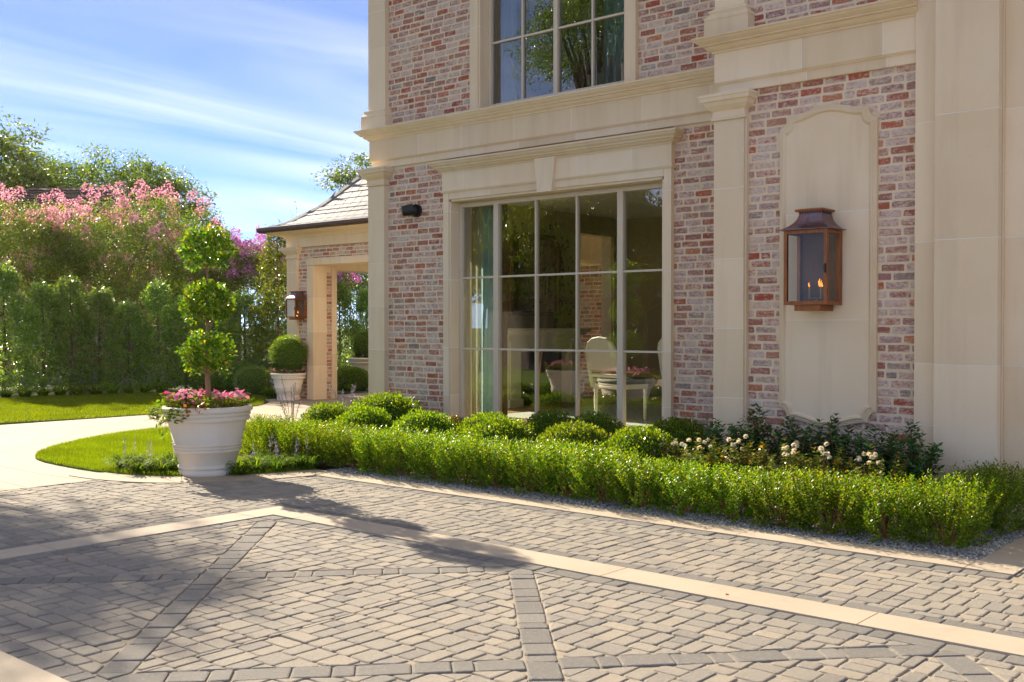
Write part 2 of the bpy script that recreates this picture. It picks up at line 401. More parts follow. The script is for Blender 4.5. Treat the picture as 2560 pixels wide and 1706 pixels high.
LAV = leaf_material('lavender_spike', [(0,(0.22,0.19,0.34)),(1,(0.40,0.32,0.48))], (1.2,1.1,1.2), 0.3, 0.02, 0.5)
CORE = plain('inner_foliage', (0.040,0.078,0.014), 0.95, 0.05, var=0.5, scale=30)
FRAME = plain('window_paint', (0.66,0.57,0.43), 0.45, 0.4, var=0.03)
BLACK = plain('black_metal', (0.012,0.013,0.012), 0.4, 0.5)
GUTTER = plain('bronze_gutter', (0.10,0.062,0.045), 0.45, 0.4, 0.3)
WHITE_WOOD = plain('white_chair_paint', (0.82,0.81,0.72), 0.5, 0.4, var=0.04)
DARK_CLOTH = plain('dark_green_cloth', (0.025,0.05,0.055), 0.8, 0.2)
WOODF = plain('oak_floor', (0.34,0.21,0.09), 0.4, 0.4, var=0.3, scale=3)
RUG = plain('pale_rug', (0.55,0.57,0.50), 0.9, 0.1, var=0.08, scale=12)
TABLE = plain('walnut', (0.18,0.08,0.03), 0.3, 0.4, var=0.4, scale=20)
PAPER = plain('olive_wallpaper', (0.40,0.34,0.19), 0.8, 0.2, var=0.08)
PAPER_LEAF = plain('wallpaper_leaf_ink', (0.03,0.10,0.10), 0.8, 0.2, var=0.3)
PAPER_STEM = plain('wallpaper_stem_ink', (0.42,0.36,0.20), 0.8, 0.2)
CEIL = plain('ceiling_paint', (0.55,0.53,0.46), 0.8, 0.2)
HEARTH = plain('dark_hearth', (0.02,0.018,0.016), 0.6, 0.4)
GILT = plain('old_gilt', (0.16,0.095,0.04), 0.45, 0.4, 0.5, var=0.3)
SHEER = None
def cloth_mat(name, col):
    m = Mat(name); d = m.nd('ShaderNodeBsdfDiffuse'); m.put(d.inputs[0], col)
    t = m.nd('ShaderNodeBsdfTranslucent'); m.put(t.inputs[0], col)
    a = m.nd('ShaderNodeMixShader'); a.inputs[0].default_value = 0.45
    m.l.new(d.outputs[0], a.inputs[1]); m.l.new(t.outputs[0], a.inputs[2]); return m.done(a.outputs[0])
CURT, CURT_BLUE, CURT_BROWN = cloth_mat('cream_curtain', (0.78,0.76,0.64)), cloth_mat('pale_blue_sheer', (0.62,0.82,0.86)), cloth_mat('brown_curtain', (0.26,0.17,0.085))
def glass_mat(name, tint, ior, rough=0.0):
    m = Mat(name); t = m.nd('ShaderNodeBsdfTransparent'); m.put(t.inputs[0], tint)
    g = m.nd('ShaderNodeBsdfGlossy'); g.inputs[1].default_value = rough; m.put(g.inputs[0], (1,1,1))
    lw = m.nd('ShaderNodeFresnel'); lw.inputs[0].default_value = ior
    a = m.nd('ShaderNodeMixShader'); m.l.new(lw.outputs[0], a.inputs[0])
    m.l.new(t.outputs[0], a.inputs[1]); m.l.new(g.outputs[0], a.inputs[2]); return m.done(a.outputs[0])
GLASS = glass_mat('window_glass', (0.86,0.94,0.88), 2.7)
LAMP_GLASS = glass_mat('lantern_glass', (0.84,0.84,0.80), 1.45)
PLATE = plain('dull_copper_plate', (0.16,0.085,0.05), 0.6, 0.3, var=0.35, scale=25)
MIRROR = Mat('mirror'); MIRROR = MIRROR.done(MIRROR.principled((0.6,0.6,0.55), 0.03, 0.5, 1.0))
def copper():
    m = Mat('aged_copper'); co = m.coord('World')
    f = m.noise(m.mapped(co, (6, 6, 1.2)), 5.0, 5, 0.6)
    c = m.ramp(f, [(0.25,(0.16,0.055,0.022)),(0.45,(0.36,0.13,0.045)),(0.6,(0.26,0.10,0.05)),(0.75,(0.44,0.19,0.07))])
    return m.done(m.principled(c, m.math('ADD', m.math('MULTIPLY', f, 0.3), 0.22), 0.5, 0.9))
COPPER = copper()
def roof_copper():
    m = Mat('heat_tinted_copper'); co = m.coord('World')
    f = m.noise(m.mapped(co, (16, 16, 1.0)), 1.6, 4, 0.6)
    c = m.ramp(f, [(0.3,(0.20,0.085,0.05)),(0.45,(0.26,0.12,0.13)),(0.53,(0.16,0.20,0.22)),(0.6,(0.25,0.12,0.16)),(0.72,(0.33,0.14,0.05))])
    return m.done(m.principled(c, 0.36, 0.5, 0.85))
COPPER_ROOF = roof_copper()
def emit(name, col, s):
    m = Mat(name); e = m.nd('ShaderNodeEmission'); m.put(e.inputs[0], col); e.inputs[1].default_value = s; return m.done(e.outputs[0])
FLAME = emit('gas_flame', (1.0, 0.30, 0.03), 0.55)
BRASS = plain('brass_burner', (0.42,0.27,0.07), 0.4, 0.5, 0.7)
POT = stone_material('white_planter', (0.82,0.73,0.59), (0.86,0.79,0.66), (0.55,0.48,0.38))
def slate_mat():
    m = Mat('grey_slate'); r = m.rnd('object'); co = m.coord('World')
    c = m.ramp(r, [(0,(0.15,0.165,0.19)),(0.5,(0.21,0.225,0.25)),(1,(0.175,0.19,0.22))])
    f = m.noise(m.mapped(co, (3,1,1)), 9, 5, 0.6); c = m.mix(m.math('MULTIPLY', f, 0.35), c, (0.22,0.21,0.21))
    return m.done(m.principled(c, 0.6, 0.35, normal=m.bump(f, 0.3, 0.01)))
SLATE = slate_mat()
UNDERLAY = plain('roof_underlay', (0.03,0.03,0.032), 0.9, 0.1)
SHINGLE = plain('brown_shingle', (0.14,0.095,0.075), 0.9, 0.2, var=0.35, scale=9)
FARBRICK = plain('far_red_brick', (0.20,0.075,0.055), 0.9, 0.2, var=0.3, scale=20)
FARTRIM = plain('far_trim', (0.55,0.48,0.40), 0.7, 0.3)
GRAVEL = None
def gravel_mat():
    m = Mat('blue_grey_gravel'); r = m.rnd('island')
    c = m.ramp(r, [(0,(0.20,0.21,0.215)),(0.4,(0.32,0.325,0.325)),(0.7,(0.42,0.415,0.40)),(0.93,(0.52,0.48,0.42)),(1,(0.66,0.63,0.58))])
    return m.done(m.principled(c, 0.85, 0.3))
GRAVEL = gravel_mat()
# ------------------------------------------------------------------ ground, drive, bands, lawns, beds
def sheet(name, pts, z0, z1, mat, kind='structure', parent=None):
    o = MB().prism(pts, z0, z1).build(name, mat, parent)
    if kind: o['kind'] = kind
    return o
gm = MB(); gm.poly([(-900,-900,-0.09),(900,-900,-0.09),(900,900,-0.09),(-900,900,-0.09)])
tag(gm.build('ground', FAR_GROUND), kind='structure')
PX0, PX1, PY0 = -9.33, 3.2, -1.2
drive = sheet('concrete_drive', [(-15.6,-30),(PX0,-30),(PX0,6.72),(-9.95,6.9),(-9.95,9.1),(-10.2,9.1),(-10.2,24),(-16.2,24),(-17.3,18),(-17.2,12.6),(-16.75,12.4),(-16.2,11.95),(-15.75,11.3),(-15.58,9.3),(-15.58,8.3)], -0.10, -0.002, CONC)
tag(sheet('paver_driveway', [(PX0,PY0),(PX1,PY0),(PX1,8.3),(-1.72,8.3),(-1.72,6.6),(-8.0,6.6),(PX0,5.2)], -0.10, -0.0075, SAND))
pd = bpy.data.objects['paver_driveway']
far_drive = sheet('far_paving', [(PX0,-30),(14,-30),(14,6.6),(PX1,6.6),(PX1,PY0),(PX0,PY0)], -0.10, -0.006, CONC)

BX0, BX1, BY0, BY1 = -6.54, 3.2, 2.04, 4.873       # inner rectangle of the concrete frame
BW = 0.266
def smooth(pts, it=2):
    P = [Vector(p) for p in pts]
    for _ in range(it):
        q = [P[0]]
        for a, b in zip(P[:-1], P[1:]): q += [a*0.75+b*0.25, a*0.25+b*0.75]
        P = q + [P[-1]]
    return [tuple(p) for p in P]
isl_front = smooth([(-8.29,6.70),(-8.42,6.2),(-8.62,5.80),(-8.9,5.52),(-9.3,5.30),(-9.9,5.19),(-10.54,5.19),(-11.1,5.23),(-11.5,5.38),(-11.95,5.7),(-12.45,6.25),(-12.95,6.98),(-13.2,7.7),(-13.22,8.3),(-13.05,9.0),(-12.6,9.55),(-11.8,9.9),(-10.9,9.85),(-10.25,9.35)])
island = sheet('lawn', isl_front + [(-9.98,9.12),(-9.98,6.72)], -0.08, 0.012, GRASS_BASE)
far_lawn = sheet('far_lawn', smooth([(-15.75,-14),(-15.75,4),(-15.9,6.5),(-15.62,7.9),(-15.58,9.3),(-15.66,10.9),(-15.9,11.6),(-16.4,12.05),(-16.95,12.35),(-17.25,12.7)]) + [(-17.4,13.3),(-18.9,13.6),(-20.3,12.5),(-21.1,10.3),(-21.5,6.0),(-21.5,-14)], -0.08, 0.010, GRASS_BASE)

# saw-cut joints in the drive: one follows the island, others cross it
def saw(pts, w=0.006):
    b = MB(); P = [Vector(p) for p in pts]
    for p, q in zip(P[:-1], P[1:]):
        t = (q-p).normalized(); n = Vector((-t.y, t.x))*w/2
        b.poly([(p.x-n.x,p.y-n.y,-0.0012),(q.x-n.x,q.y-n.y,-0.0012),(q.x+n.x,q.y+n.y,-0.0012),(p.x+n.x,p.y+n.y,-0.0012)])
    return b.build('saw_joint', SAND_DARK, drive)
SAND_DARK = plain('saw_cut', (0.10,0.085,0.065), 0.95, 0.1)
cen = Vector((-11.0, 7.4))
saw([tuple(Vector(p)+(Vector(p)-cen).normalized()*0.42) for p in isl_front if p[0] < -9.6 and p[1] < 9.3])
for a_, b_ in (((-15.6,7.2),(-13.6,7.55)),((-15.6,4.6),(-9.35,4.3)),((-15.6,9.9),(-13.3,9.3)),((-12.6,5.0),(-12.9,-1.0)),((-15.6,2.0),(-9.35,2.0)),((-16.6,11.9),(-10.3,11.2))): saw([a_, b_])
# curved kerb between the island and the pavers, straight kerb in front of the bed, frame bands (separate slabs with saw joints)
def slab(parent, pts, mat, z1=0.006):
    return MB().prism(pts, -0.09, z1).build('slab', mat, parent)
kerb = MB().box(-2.0,-1.99,6.5,6.51,-0.09,-0.05).build('kerb', CONC_X); tag(kerb, kind='structure')
cut = [-8.02,-6.53,-5.02,-3.505,-2.005]
for a, b in zip(cut[:-1], cut[1:]):
    slab(kerb, [(a+0.003,6.437),(b-0.003,6.437),(b-0.003,6.702),(a+0.003,6.702)], CONC_X)
slab(kerb, [(-2.002,6.437),(-1.735,6.437),(-1.735,8.18),(-2.002,8.18)], CONC_Y)
inner = [p for p in isl_front if p[0] > -9.75 and p[1] < 6.75]
outer = smooth([(-7.98,6.437),(-8.06,6.1),(-8.2,5.72),(-8.45,5.37),(-8.85,5.08),(-9.33,4.93),(-9.75,4.9)])
def near(pts, x): return min(range(len(pts)), key=lambda i: abs(pts[i][0]-x))
ia, ob = near(inner, -8.85), near(outer, -8.55)
slab(kerb, outer[:ob+1] + inner[:ia+1][::-1] + [(-8.02,6.70)], CONC)
slab(kerb, [(x-0.004, y-0.003) for x, y in outer[ob:]] + [(x-0.004, y-0.003) for x, y in inner[ia:][::-1]], CONC, 0.005)
frame = MB().box(-6.6,-6.59,4.9,4.91,-0.09,-0.05).build('concrete_band', CONC_X); tag(frame, kind='structure')
ox = BX0 - BW; oy = BY1 + BW
xs = [-6.50,-5.02,-3.505,-2.005,-0.49,1.02,2.53,3.2]
slab(frame, [(ox,4.72),(BX0,4.72),(BX0,BY1),(-6.303,BY1),(-6.303,oy),(ox,oy)], CONC_X)
xs[0] = -6.297
for a, b in zip(xs[:-1], xs[1:]): slab(frame, [(a,BY1),(b-0.006,BY1),(b-0.006,oy),(a,oy)], CONC_X)
ys = [4.714,3.20,1.78]
for a, b in zip(ys[:-1], ys[1:]): slab(frame, [(ox,b+0.006),(BX0,b+0.006),(BX0,a),(ox,a)], CONC_Y)
xs = [BX0+0.003,-5.0,-3.5,-2.0,-0.5,1.0,2.5,3.2]
for a, b in zip(xs[:-1], xs[1:]): slab(frame, [(a,BY0-BW),(b-0.006,BY0-BW),(b-0.006,BY0),(a,BY0)], CONC_X)

# planting bed
bed = sheet('planting_bed', [(-9.975,6.705),(-2.006,6.705),(-2.006,8.45),(-4.8,8.45),(-4.8,9.3),(-9.975,9.3)], -0.09, -0.012, SOIL)

# ------------------------------------------------------------------ pavers
def clip(poly, n, d):
    out = []
    for i in range(len(poly)):
        a, b = poly[i], poly[(i+1) % len(poly)]
        da, db = a[0]*n[0]+a[1]*n[1]-d, b[0]*n[0]+b[1]*n[1]-d
        if da <= 0: out.append(a)
        if (da < 0) != (db < 0):
            t = da/(da-db); out.append((a[0]+(b[0]-a[0])*t, a[1]+(b[1]-a[1])*t))
    return out
def clip_convex(poly, region):          # region counter-clockwise
    for i in range(len(region)):
        a, b = region[i], region[(i+1) % len(region)]
        n = (b[1]-a[1], -(b[0]-a[0])); poly = clip(poly, n, n[0]*a[0]+n[1]*a[1])
        if len(poly) < 3: return []
    return poly
def area(p): return 0.5*sum(p[i][0]*p[(i+1)%len(p)][1]-p[(i+1)%len(p)][0]*p[i][1] for i in range(len(p)))
def offset_poly(p, d):
    n = len(p); out = []
    for i in range(n):
        a, b, c = Vector(p[i-1]), Vector(p[i]), Vector(p[(i+1)%n])
        u, v = (b-a), (c-b)
        if u.length < 1e-6 or v.length < 1e-6: return None
        u.normalize(); v.normalize()
        n1, n2 = Vector((-u.y, u.x)), Vector((-v.y, v.x))
        k = 1 + n1.dot(n2)
        if k < 0.25: k = 0.25
        q = b + (n1+n2)/k*d; out.append((q.x, q.y))
    return out if area(out) > 0 else None
def clean(p):
    q = [p[i] for i in range(len(p)) if math.dist(p[i], p[i-1]) > 0.004]
    return q
pieces = []                              # (outline, dark)
def add_piece(poly, dark, gap=0.002):
    poly = clean(poly)
    if len(poly) < 3 or area(poly) < 0.0022: return
    q = offset_poly(poly, gap)
    if q is None or area(q) < 0.0016: return
    pieces.append((q, dark))
G = 0.048
def field(region):
    xs_, ys_ = [p[0] for p in region], [p[1] for p in region]
    x0, y0 = math.floor(min(xs_)/G)*G - G*random.random(), math.floor(min(ys_)/G)*G - G*random.random()
    nx, ny = int((max(xs_)-x0)/G)+5, int((max(ys_)-y0)/G)+5
    occ = np.zeros((nx+8, ny+8), bool)
    for i in range(nx):
        j = 0
        while j < ny:
            if occ[i, j]: j += 1; continue
            run = 0
            while j+run < ny+4 and not occ[i, j+run]: run += 1
            opts = [w for w in (2, 3, 4) if w <= run and run-w != 1] or [min(run, 3)]
            w = random.choice(opts) if 3 not in opts or random.random() < 0.55 else 3
            h = {1: 2, 2: random.choice((2, 3, 3, 4)), 3: random.choice((2, 2, 2, 3)), 4: 2}[w]
            occ[i:i+h, j:j+w] = True
            a, b, c, d = x0+i*G, x0+(i+h)*G, y0+j*G, y0+(j+w)*G
            poly = clip_convex([(a,c),(b,c),(b,d),(a,d)], region)
            if poly: add_piece(poly, 0)
            j += w
def course(p0, p1, width, clipreg=None):
    # single soldier course of grey pavers from p0 to p1, laid to the left of the line
    a, b = Vector(p0), Vector(p1); L = (b-a).length; t = (b-a).normalized(); n = Vector((-t.y, t.x)); s = 0; k = random.randrange(3)
    while s < L-0.03:
        l = (0.235, 0.165, 0.095)[k % 3]; k += 1
        if L-s-l < 0.06: l = L-s
        q = [a+t*s, a+t*(s+l), a+t*(s+l)+n*width, a+t*s+n*width]
        poly = [(v.x, v.y) for v in q]
        if clipreg: poly = clip_convex(poly, clipreg)
        if poly: add_piece(poly, 1)
        s += l
CW = 0.122
# inside the frame: a border course, then crossed diagonals in 2.48 m squares
ix0, ix1, iy0, iy1 = BX0+CW, BX1, BY0+CW, BY1-CW
course((BX0+0.003,iy1), (BX1,iy1), CW); course((BX0+0.003,BY0+0.003), (BX1,BY0+0.003), CW-0.003)
course((BX0+CW,iy0), (BX0+CW,iy1), CW-0.003)
SQ = 2.42; DW = 0.072; x = ix0
while x < ix1:
    sq = [(x,iy0),(x+SQ,iy0),(x+SQ,iy1),(x,iy1)]
    if x+SQ > ix1: sq = [(x,iy0),(ix1,iy0),(ix1,iy1),(x,iy1)]
    A, B, D, E_ = Vector((x,iy0)), Vector((x+SQ,iy0)), Vector((x+SQ,iy1)), Vector((x,iy1))
    t1 = (B-E_).normalized(); n1 = Vector((-t1.y, t1.x))
    course(tuple(E_-n1*DW), tuple(B-n1*DW), 2*DW, sq)
    t2 = (D-A).normalized(); n2 = Vector((-t2.y, t2.x)); mid = (A+D)/2
    course(tuple(A-n2*DW), tuple(mid-t2*DW-n2*DW), 2*DW, sq); course(tuple(mid+t2*DW-n2*DW), tuple(D-n2*DW), 2*DW, sq)
    for tri in ((A,B),(B,D),(D,E_),(E_,A)):
        reg = [tuple(tri[0]), tuple(tri[1]), tuple(mid)]
        c0 = offset_poly(reg, 0.0)
        # pull the two sides along the diagonals back by half a course
        q = reg
        for i in (1, 2):
            a, b = Vector(q[i]), Vector(q[(i+1)%3]); t = (b-a).normalized(); n = (t.y, -t.x)
            c0 = clip(c0, n, n[0]*a.x+n[1]*a.y-DW)
        if x+SQ > ix1: c0 = clip(c0, (1,0), ix1)
        if len(c0) >= 3: field(c0)
    x += SQ
# outside the frame
course((PX0,6.437-CW), (-1.735,6.437-CW), CW)
course((ox-CW,oy+0.002), (PX1,oy+0.002), CW)
course((ox-0.002,PY0), (ox-0.002,oy), CW)
field([(ox-CW,oy+CW),(PX1,oy+CW),(PX1,6.437-CW),(ox-CW,6.437-CW)])
field([(PX0,PY0),(ox-CW,PY0),(ox-CW,6.437-CW),(PX0,6.437-CW)])
field([(-1.735,6.44),(PX1,6.44),(PX1,8.15),(-1.735,8.15)])
field([(ox,PY0),(PX1,PY0),(PX1,BY0-BW),(ox,BY0-BW)])
kerb_poly = outer + inner[::-1]
def inside(p, poly):
    r = False; j = len(poly)-1
    for i in range(len(poly)):
        if (poly[i][1] > p[1]) != (poly[j][1] > p[1]) and p[0] < (poly[j][0]-poly[i][0])*(p[1]-poly[i][1])/(poly[j][1]-poly[i][1])+poly[i][0]: r = not r
        j = i
    return r
def piece_geom(poly):
    # tumbled edges: chamfered corners, jitter, pillowed top
    n = len(poly); o = []
    for i in range(n):
        a, b, c = Vector(poly[i-1]), Vector(poly[i]), Vector(poly[(i+1)%n])
        la, lc = (a-b).length, (c-b).length
        r = random.uniform(0.006, 0.015)
        o += [b+(a-b)*min(r/la, 0.3), b+(c-b)*min(r/lc, 0.3)]
    o = [p + Vector((random.gauss(0, 0.0011), random.gauss(0, 0.0011))) for p in o]
    op = [(p.x, p.y) for p in o]
    cx, cy = sum(p[0] for p in op)/len(op), sum(p[1] for p in op)/len(op)
    dz, tx, ty = random.gauss(0, 0.0013), random.gauss(0, 0.008), random.gauss(0, 0.008)
    m = len(op); v = []
    for s, z in ((1.0,-0.035),(1.0,-0.0065),(None,-0.0018),(None,0.0)):
        ins = 0 if s else (0.0045 if z < -0.001 else 0.011)
        for p in op:
            d = math.hypot(p[0]-cx, p[1]-cy) or 1
            k = 1 - ins/d*1.15
            X, Y = cx+(p[0]-cx)*k, cy+(p[1]-cy)*k
            v.append((X, Y, z+dz+(X-cx)*tx+(Y-cy)*ty if z > -0.03 else z))
    f = []
    for r in range(3):
        for i in range(m):
            j = (i+1) % m; f.append((r*m+i, r*m+j, (r+1)*m+j, (r+1)*m+i))
    f.append(tuple(range(3*m, 4*m)))
    return v, f
cf, cr = Vector((-0.650,0.760)), Vector((0.760,0.650))
keep = []
for poly, dark in pieces:
    c = Vector((sum(p[0] for p in poly)/len(poly), sum(p[1] for p in poly)/len(poly)))
    if inside(c, kerb_poly) or (c.x < -7.9 and inside(c, isl_front + [(-9.98,9.1),(-9.98,6.7)])) or (-10 < c.x < -1.75 and c.y > 6.43): continue
    d = c.dot(cf); u = c.dot(cr)/max(d, 0.1)
    vis = d > 1 and abs(u) < 0.485 and 1.42/d < 0.336
    keep.append(((area(poly)/d**3 if vis else 0), poly, dark))
keep.sort(key=lambda k: -k[0])
rest = {0: MB(), 1: MB()}
for i, (w, poly, dark) in enumerate(keep):
    v, f = piece_geom(poly)
    if i < 300:
        b = MB(); b.v = v; b.f = f; b.build('paver', PAV[(dark, 'object')], pd)
    else:
        b = rest[dark]; n = len(b.v); b.v += v; b.f += [tuple(n+k for k in q) for q in f]
rest[0].build('tan_paver_field', PAV[(0, 'island')], pd)['kind'] = 'stuff'
rest[1].build('grey_paver_courses', PAV[(1, 'island')], pd)['kind'] = 'stuff'
# ------------------------------------------------------------------ brick panels
class Panel:
    """a mortar face in a plane y = const (normal -Y) with bricks laid on it"""
    def __init__(self, house, x0, x1, z0, z1, y, skip=None, name='brick_panel', thick=0.2):
        self.o = MB().box(x0, x1, y, y+thick, z0, z1).build(name, MORTAR, house)
        self.a = (x0, x1, z0, z1, y, skip)
CRS = 0.0715
ALL_BRICKS = {}
def lay(panel, owner):
    x0, x1, z0, z1, y, skip = panel.a
    k = math.floor(z0/CRS)
    while k*CRS < z1:
        zb, zt = k*CRS+0.0095, (k+1)*CRS-0.0095
        lo, hi = max(zb, z0+0.004), min(zt, z1-0.004)
        x = x0 - random.uniform(0.02, 0.18)
        while x < x1:
            l = random.choice((0.195, 0.20, 0.19, 0.20, 0.195, 0.10 if random.random() < 0.3 else 0.2))
            a, b = max(x+0.009, x0+0.005), min(x+l-0.009, x1-0.005)
            x += l+0.002
            if b-a < 0.022 or hi-lo < 0.018: continue
            if skip:
                segs = skip(a, b, (lo+hi)/2)
            else: segs = [(a, b)]
            for a2, b2 in segs:
                if b2-a2 > 0.03: ALL_BRICKS.setdefault(owner, []).append((a2, b2, lo+random.gauss(0,0.0016), hi+random.gauss(0,0.0016), y, panel.o))
        k += 1
def brick_geom(a, b, lo, hi, y):
    # irregular face: eight-cornered outline, worn edges
    w, h = b-a, hi-lo; j = lambda s: random.gauss(0, s)
    r = min(0.0045, h*0.2)
    pts = [(a+r+abs(j(.0035)),lo+j(.0016)),(a+w*.5+j(w*.12),lo+j(.0022)),(b-r-abs(j(.0035)),lo+j(.0016)),(b+j(.001),lo+r+abs(j(.002))),(b+j(.001),hi-r-abs(j(.002))),
           (b-r-abs(j(.0035)),hi+j(.0016)),(a+w*.5+j(w*.12),hi+j(.0022)),(a+r+abs(j(.0035)),hi+j(.0016)),(a+j(.001),hi-r-abs(j(.002))),(a+j(.001),lo+r+abs(j(.002)))]
    cx, cz = (a+b)/2, (lo+hi)/2; out = random.uniform(0.0015, 0.0045); n = len(pts); v = []
    v += [(p[0], y+0.01, p[1]) for p in pts]
    v += [(p[0], y-out*0.45, p[1]) for p in pts]
    for p in pts:
        dx, dz = p[0]-cx, p[1]-cz
        v.append((cx+dx*(1-0.004/max(abs(dx), .012)), y-out, cz+dz*(1-0.004/max(abs(dz), .012))))
    f = [tuple(range(2*n, 3*n))]
    for q in range(2):
        for i in range(n):
            k = (i+1) % n; f.append((q*n+i, q*n+k, (q+1)*n+k, (q+1)*n+i))
    return v, f
def commit_bricks(owner, house, limit):
    L = ALL_BRICKS.get(owner, [])
    def score(t):
        a, b, lo, hi, y, _ = t; x, z = (a+b)/2, (lo+hi)/2
        d = -0.65*x+0.76*y; u = (0.76*x+0.65*y)/d; vv = (z-1.42)/d
        return (b-a)*(hi-lo)/d**2 if abs(u) < 0.48 and vv < 0.30 and z > 0.35 else 0
    L.sort(key=score, reverse=True); fieldmb = MB()
    for i, t in enumerate(L):
        v, f = brick_geom(*t[:5])
        if i < limit:
            b = MB(); b.v = v; b.f = f; b.build('brick', BRICK_O, t[5])
        else:
            n = len(fieldmb.v); fieldmb.v += v; fieldmb.f += [tuple(n+k for k in q) for q in f]
    if fieldmb.v: fieldmb.build('brick_field', BRICK_I, house)['kind'] = 'stuff'

def stones(parent, x0, x1, y0, y1, zs, gap=0.006):
    """a stack of stone blocks between the levels zs, over a recessed joint core"""
    for a, b in zip(zs[:-1], zs[1:]):
        MB().cbox(x0, x1, y0, y1, a+gap/2, b-gap/2, 0.0012).build('stone_block', STONE, parent)
        if b != zs[-1]: MB().box(x0+0.001, x1-0.001, y0+0.0007, y1-0.01, b-gap/2+0.0002, b+gap/2-0.0002).build('mortar_joint', JOINT, parent)
def stones_x(parent, xs, y0, y1, z0, z1, gap=0.006):
    for a, b in zip(xs[:-1], xs[1:]):
        MB().cbox(a+gap/2, b-gap/2, y0, y1, z0, z1, 0.0012).build('stone_block', STONE, parent)
        if b != xs[-1]: MB().box(b-gap/2+0.0002, b+gap/2-0.0002, y0+0.0007, y1-0.01, z0+0.001, z1-0.001).build('mortar_joint', JOINT, parent)

# ------------------------------------------------------------------ main house
house = empty('main_house', (0,0,0), 0, 'two-storey house of whitewashed old brick with cream cast stone trim', 'house')
YM, YB = 9.26, 8.40           # brick face of the main wall and of the projecting bay
XL = -10.30                   # left corner
XBAY = -4.76
ZC = 3.945                    # top of the belt cornice
ZTOP = 7.3
# wall panels in brick
wl0, wl1 = -8.97, -5.745      # stone surround of the lower window
ul0, ul1 = -8.53, -6.18       # and of the upper one
pA = Panel(house, -10.0, wl0+0.01, 0.0, 3.46, YM); pB = Panel(house, wl1-0.01, XBAY, 0.0, 3.46, YM)
pC = Panel(house, -10.0, ul0+0.01, ZC-0.02, ZTOP, YM); pD = Panel(house, ul1-0.01, XBAY, ZC-0.02, ZTOP, YM)
CX, CW2 = -3.721, 0.423       # cartouche: centre and half width
def skip_cart(a, b, z):
    if z < 0.58 or z > 3.27: return [(a, b)]
    hw = CW2+0.002
    t = 0.66 if z < 1 else 3.19
    e = (z-0.585) if z < 1 else (3.262-z)
    if e < 0.065: hw = 0.06+0.30*max(e, 0)/0.065
    elif e < 0.15: hw = 0.36
    out = []
    if a < CX-hw: out.append((a, min(b, CX-hw)))
    if b > CX+hw: out.append((max(a, CX+hw), b))
    return out
pE = Panel(house, -4.46, -2.97, 0.0, 3.50, YB, skip_cart); pF = Panel(house, -4.46, -2.97, ZC-0.02, ZTOP, YB)
for p in (pE, pB, pA, pC, pD, pF): lay(p, 'house')
commit_bricks('house', house, 300)
# remaining masonry: side wall, bay cheek, wall above and below windows, back
m = MB()
m.box(XL+0.02, XL+0.22, YM+0.05, 9.62, 0, ZTOP).box(XL+0.02, XL+0.22, 11.15, 13.35, 0, ZTOP).box(XL+0.02, XL+0.22, 13.35, 14.3, 0, 0.3).box(XL+0.02, XL+0.22, 13.35, 14.3, 2.9, ZTOP).box(XL+0.02, XL+0.22, 14.3, 20, 0, ZTOP).box(XL+0.02, XL+0.22, 9.62, 11.15, 0, 0.3).box(XL+0.02, XL+0.22, 9.62, 11.15, 2.9, ZTOP)
m.box(XL+0.02, 4.5, 19.8, 20, 0, ZTOP)
m.box(XBAY+0.02, XBAY+0.2, YB+0.1, YM+0.1, 0, ZTOP)
m.box(-9.0, -5.7, YM+0.1, YM+0.2, ZC-0.6, ZC+0.02)
m.box(4.3, 4.5, 8.5, 19.8, 0, ZTOP)
m.build('side_wall', MORTAR, house)
# corner pilaster, lower
PZ = [0.0, 0.62, 1.23, 1.84, 2.45, 3.06, 3.25]
MB().box(XL+0.004, -10.0+0.0, 9.186, 9.5, 0, 3.46).build('corner_pilaster', JOINT, house)
pil = bpy.data.objects['corner_pilaster']
stones(pil, XL, -9.998, 9.18, 9.55, [0.0, 0.58, 1.13, 1.68, 2.24, 2.80, 3.225])
def capital(parent, x0, x1, yf, yb, z0, mat=STONE):
    pr = [(0,z0),(0.018,z0+0.004),(0.022,z0+0.018),(0.012,z0+0.028),(0.008,z0+0.075),(0.012,z0+0.085),(0.028,z0+0.095),(0.040,z0+0.105),(0.060,z0+0.125),(0.072,z0+0.150),(0.078,z0+0.158),(0.092,z0+0.163),(0.098,z0+0.195),(0.104,z0+0.20),(0.104,z0+0.224),(0,z0+0.226)]
    MB().sweep([(x0,yb),(x0,yf),(x1,yf),(x1,yb)], pr).build('capital', mat, parent)
    MB().box(x0+0.005, x1-0.005, yf+0.005, yb, z0, z0+0.225).build('capital_core', mat, parent)
capital(pil, XL, -9.998, 9.18, 9.45, 3.226)
# upper corner pilaster with moulded base
MB().box(XL+0.004, -9.99, 9.196, 9.5, ZC, ZTOP).build('upper_pilaster', JOINT, house)
pil2 = bpy.data.objects['upper_pilaster']
stones(pil2, XL-0.002, -9.985, 9.19, 9.55, [4.21, 4.98, 5.46, 5.94, 6.42, ZTOP])
def pil_base(parent, x0, x1, yf, yb, z0):
    MB().cbox(x0-0.07, x1+0.07, yf-0.07, yb, z0, z0+0.15).build('plinth', STONE, parent)
    pr = [(0,z0+0.15),(0.062,z0+0.15),(0.070,z0+0.165),(0.070,z0+0.18),(0.058,z0+0.195),(0.040,z0+0.205),(0.034,z0+0.22),(0.044,z0+0.235),(0.040,z0+0.25),(0.018,z0+0.255),(0.006,z0+0.268),(0,z0+0.27)]
    MB().sweep([(x0,yb),(x0,yf),(x1,yf),(x1,yb)], pr).build('base_moulding', STONE, parent)
pil_base(pil2, XL, -9.985, 9.19, 9.5, ZC)
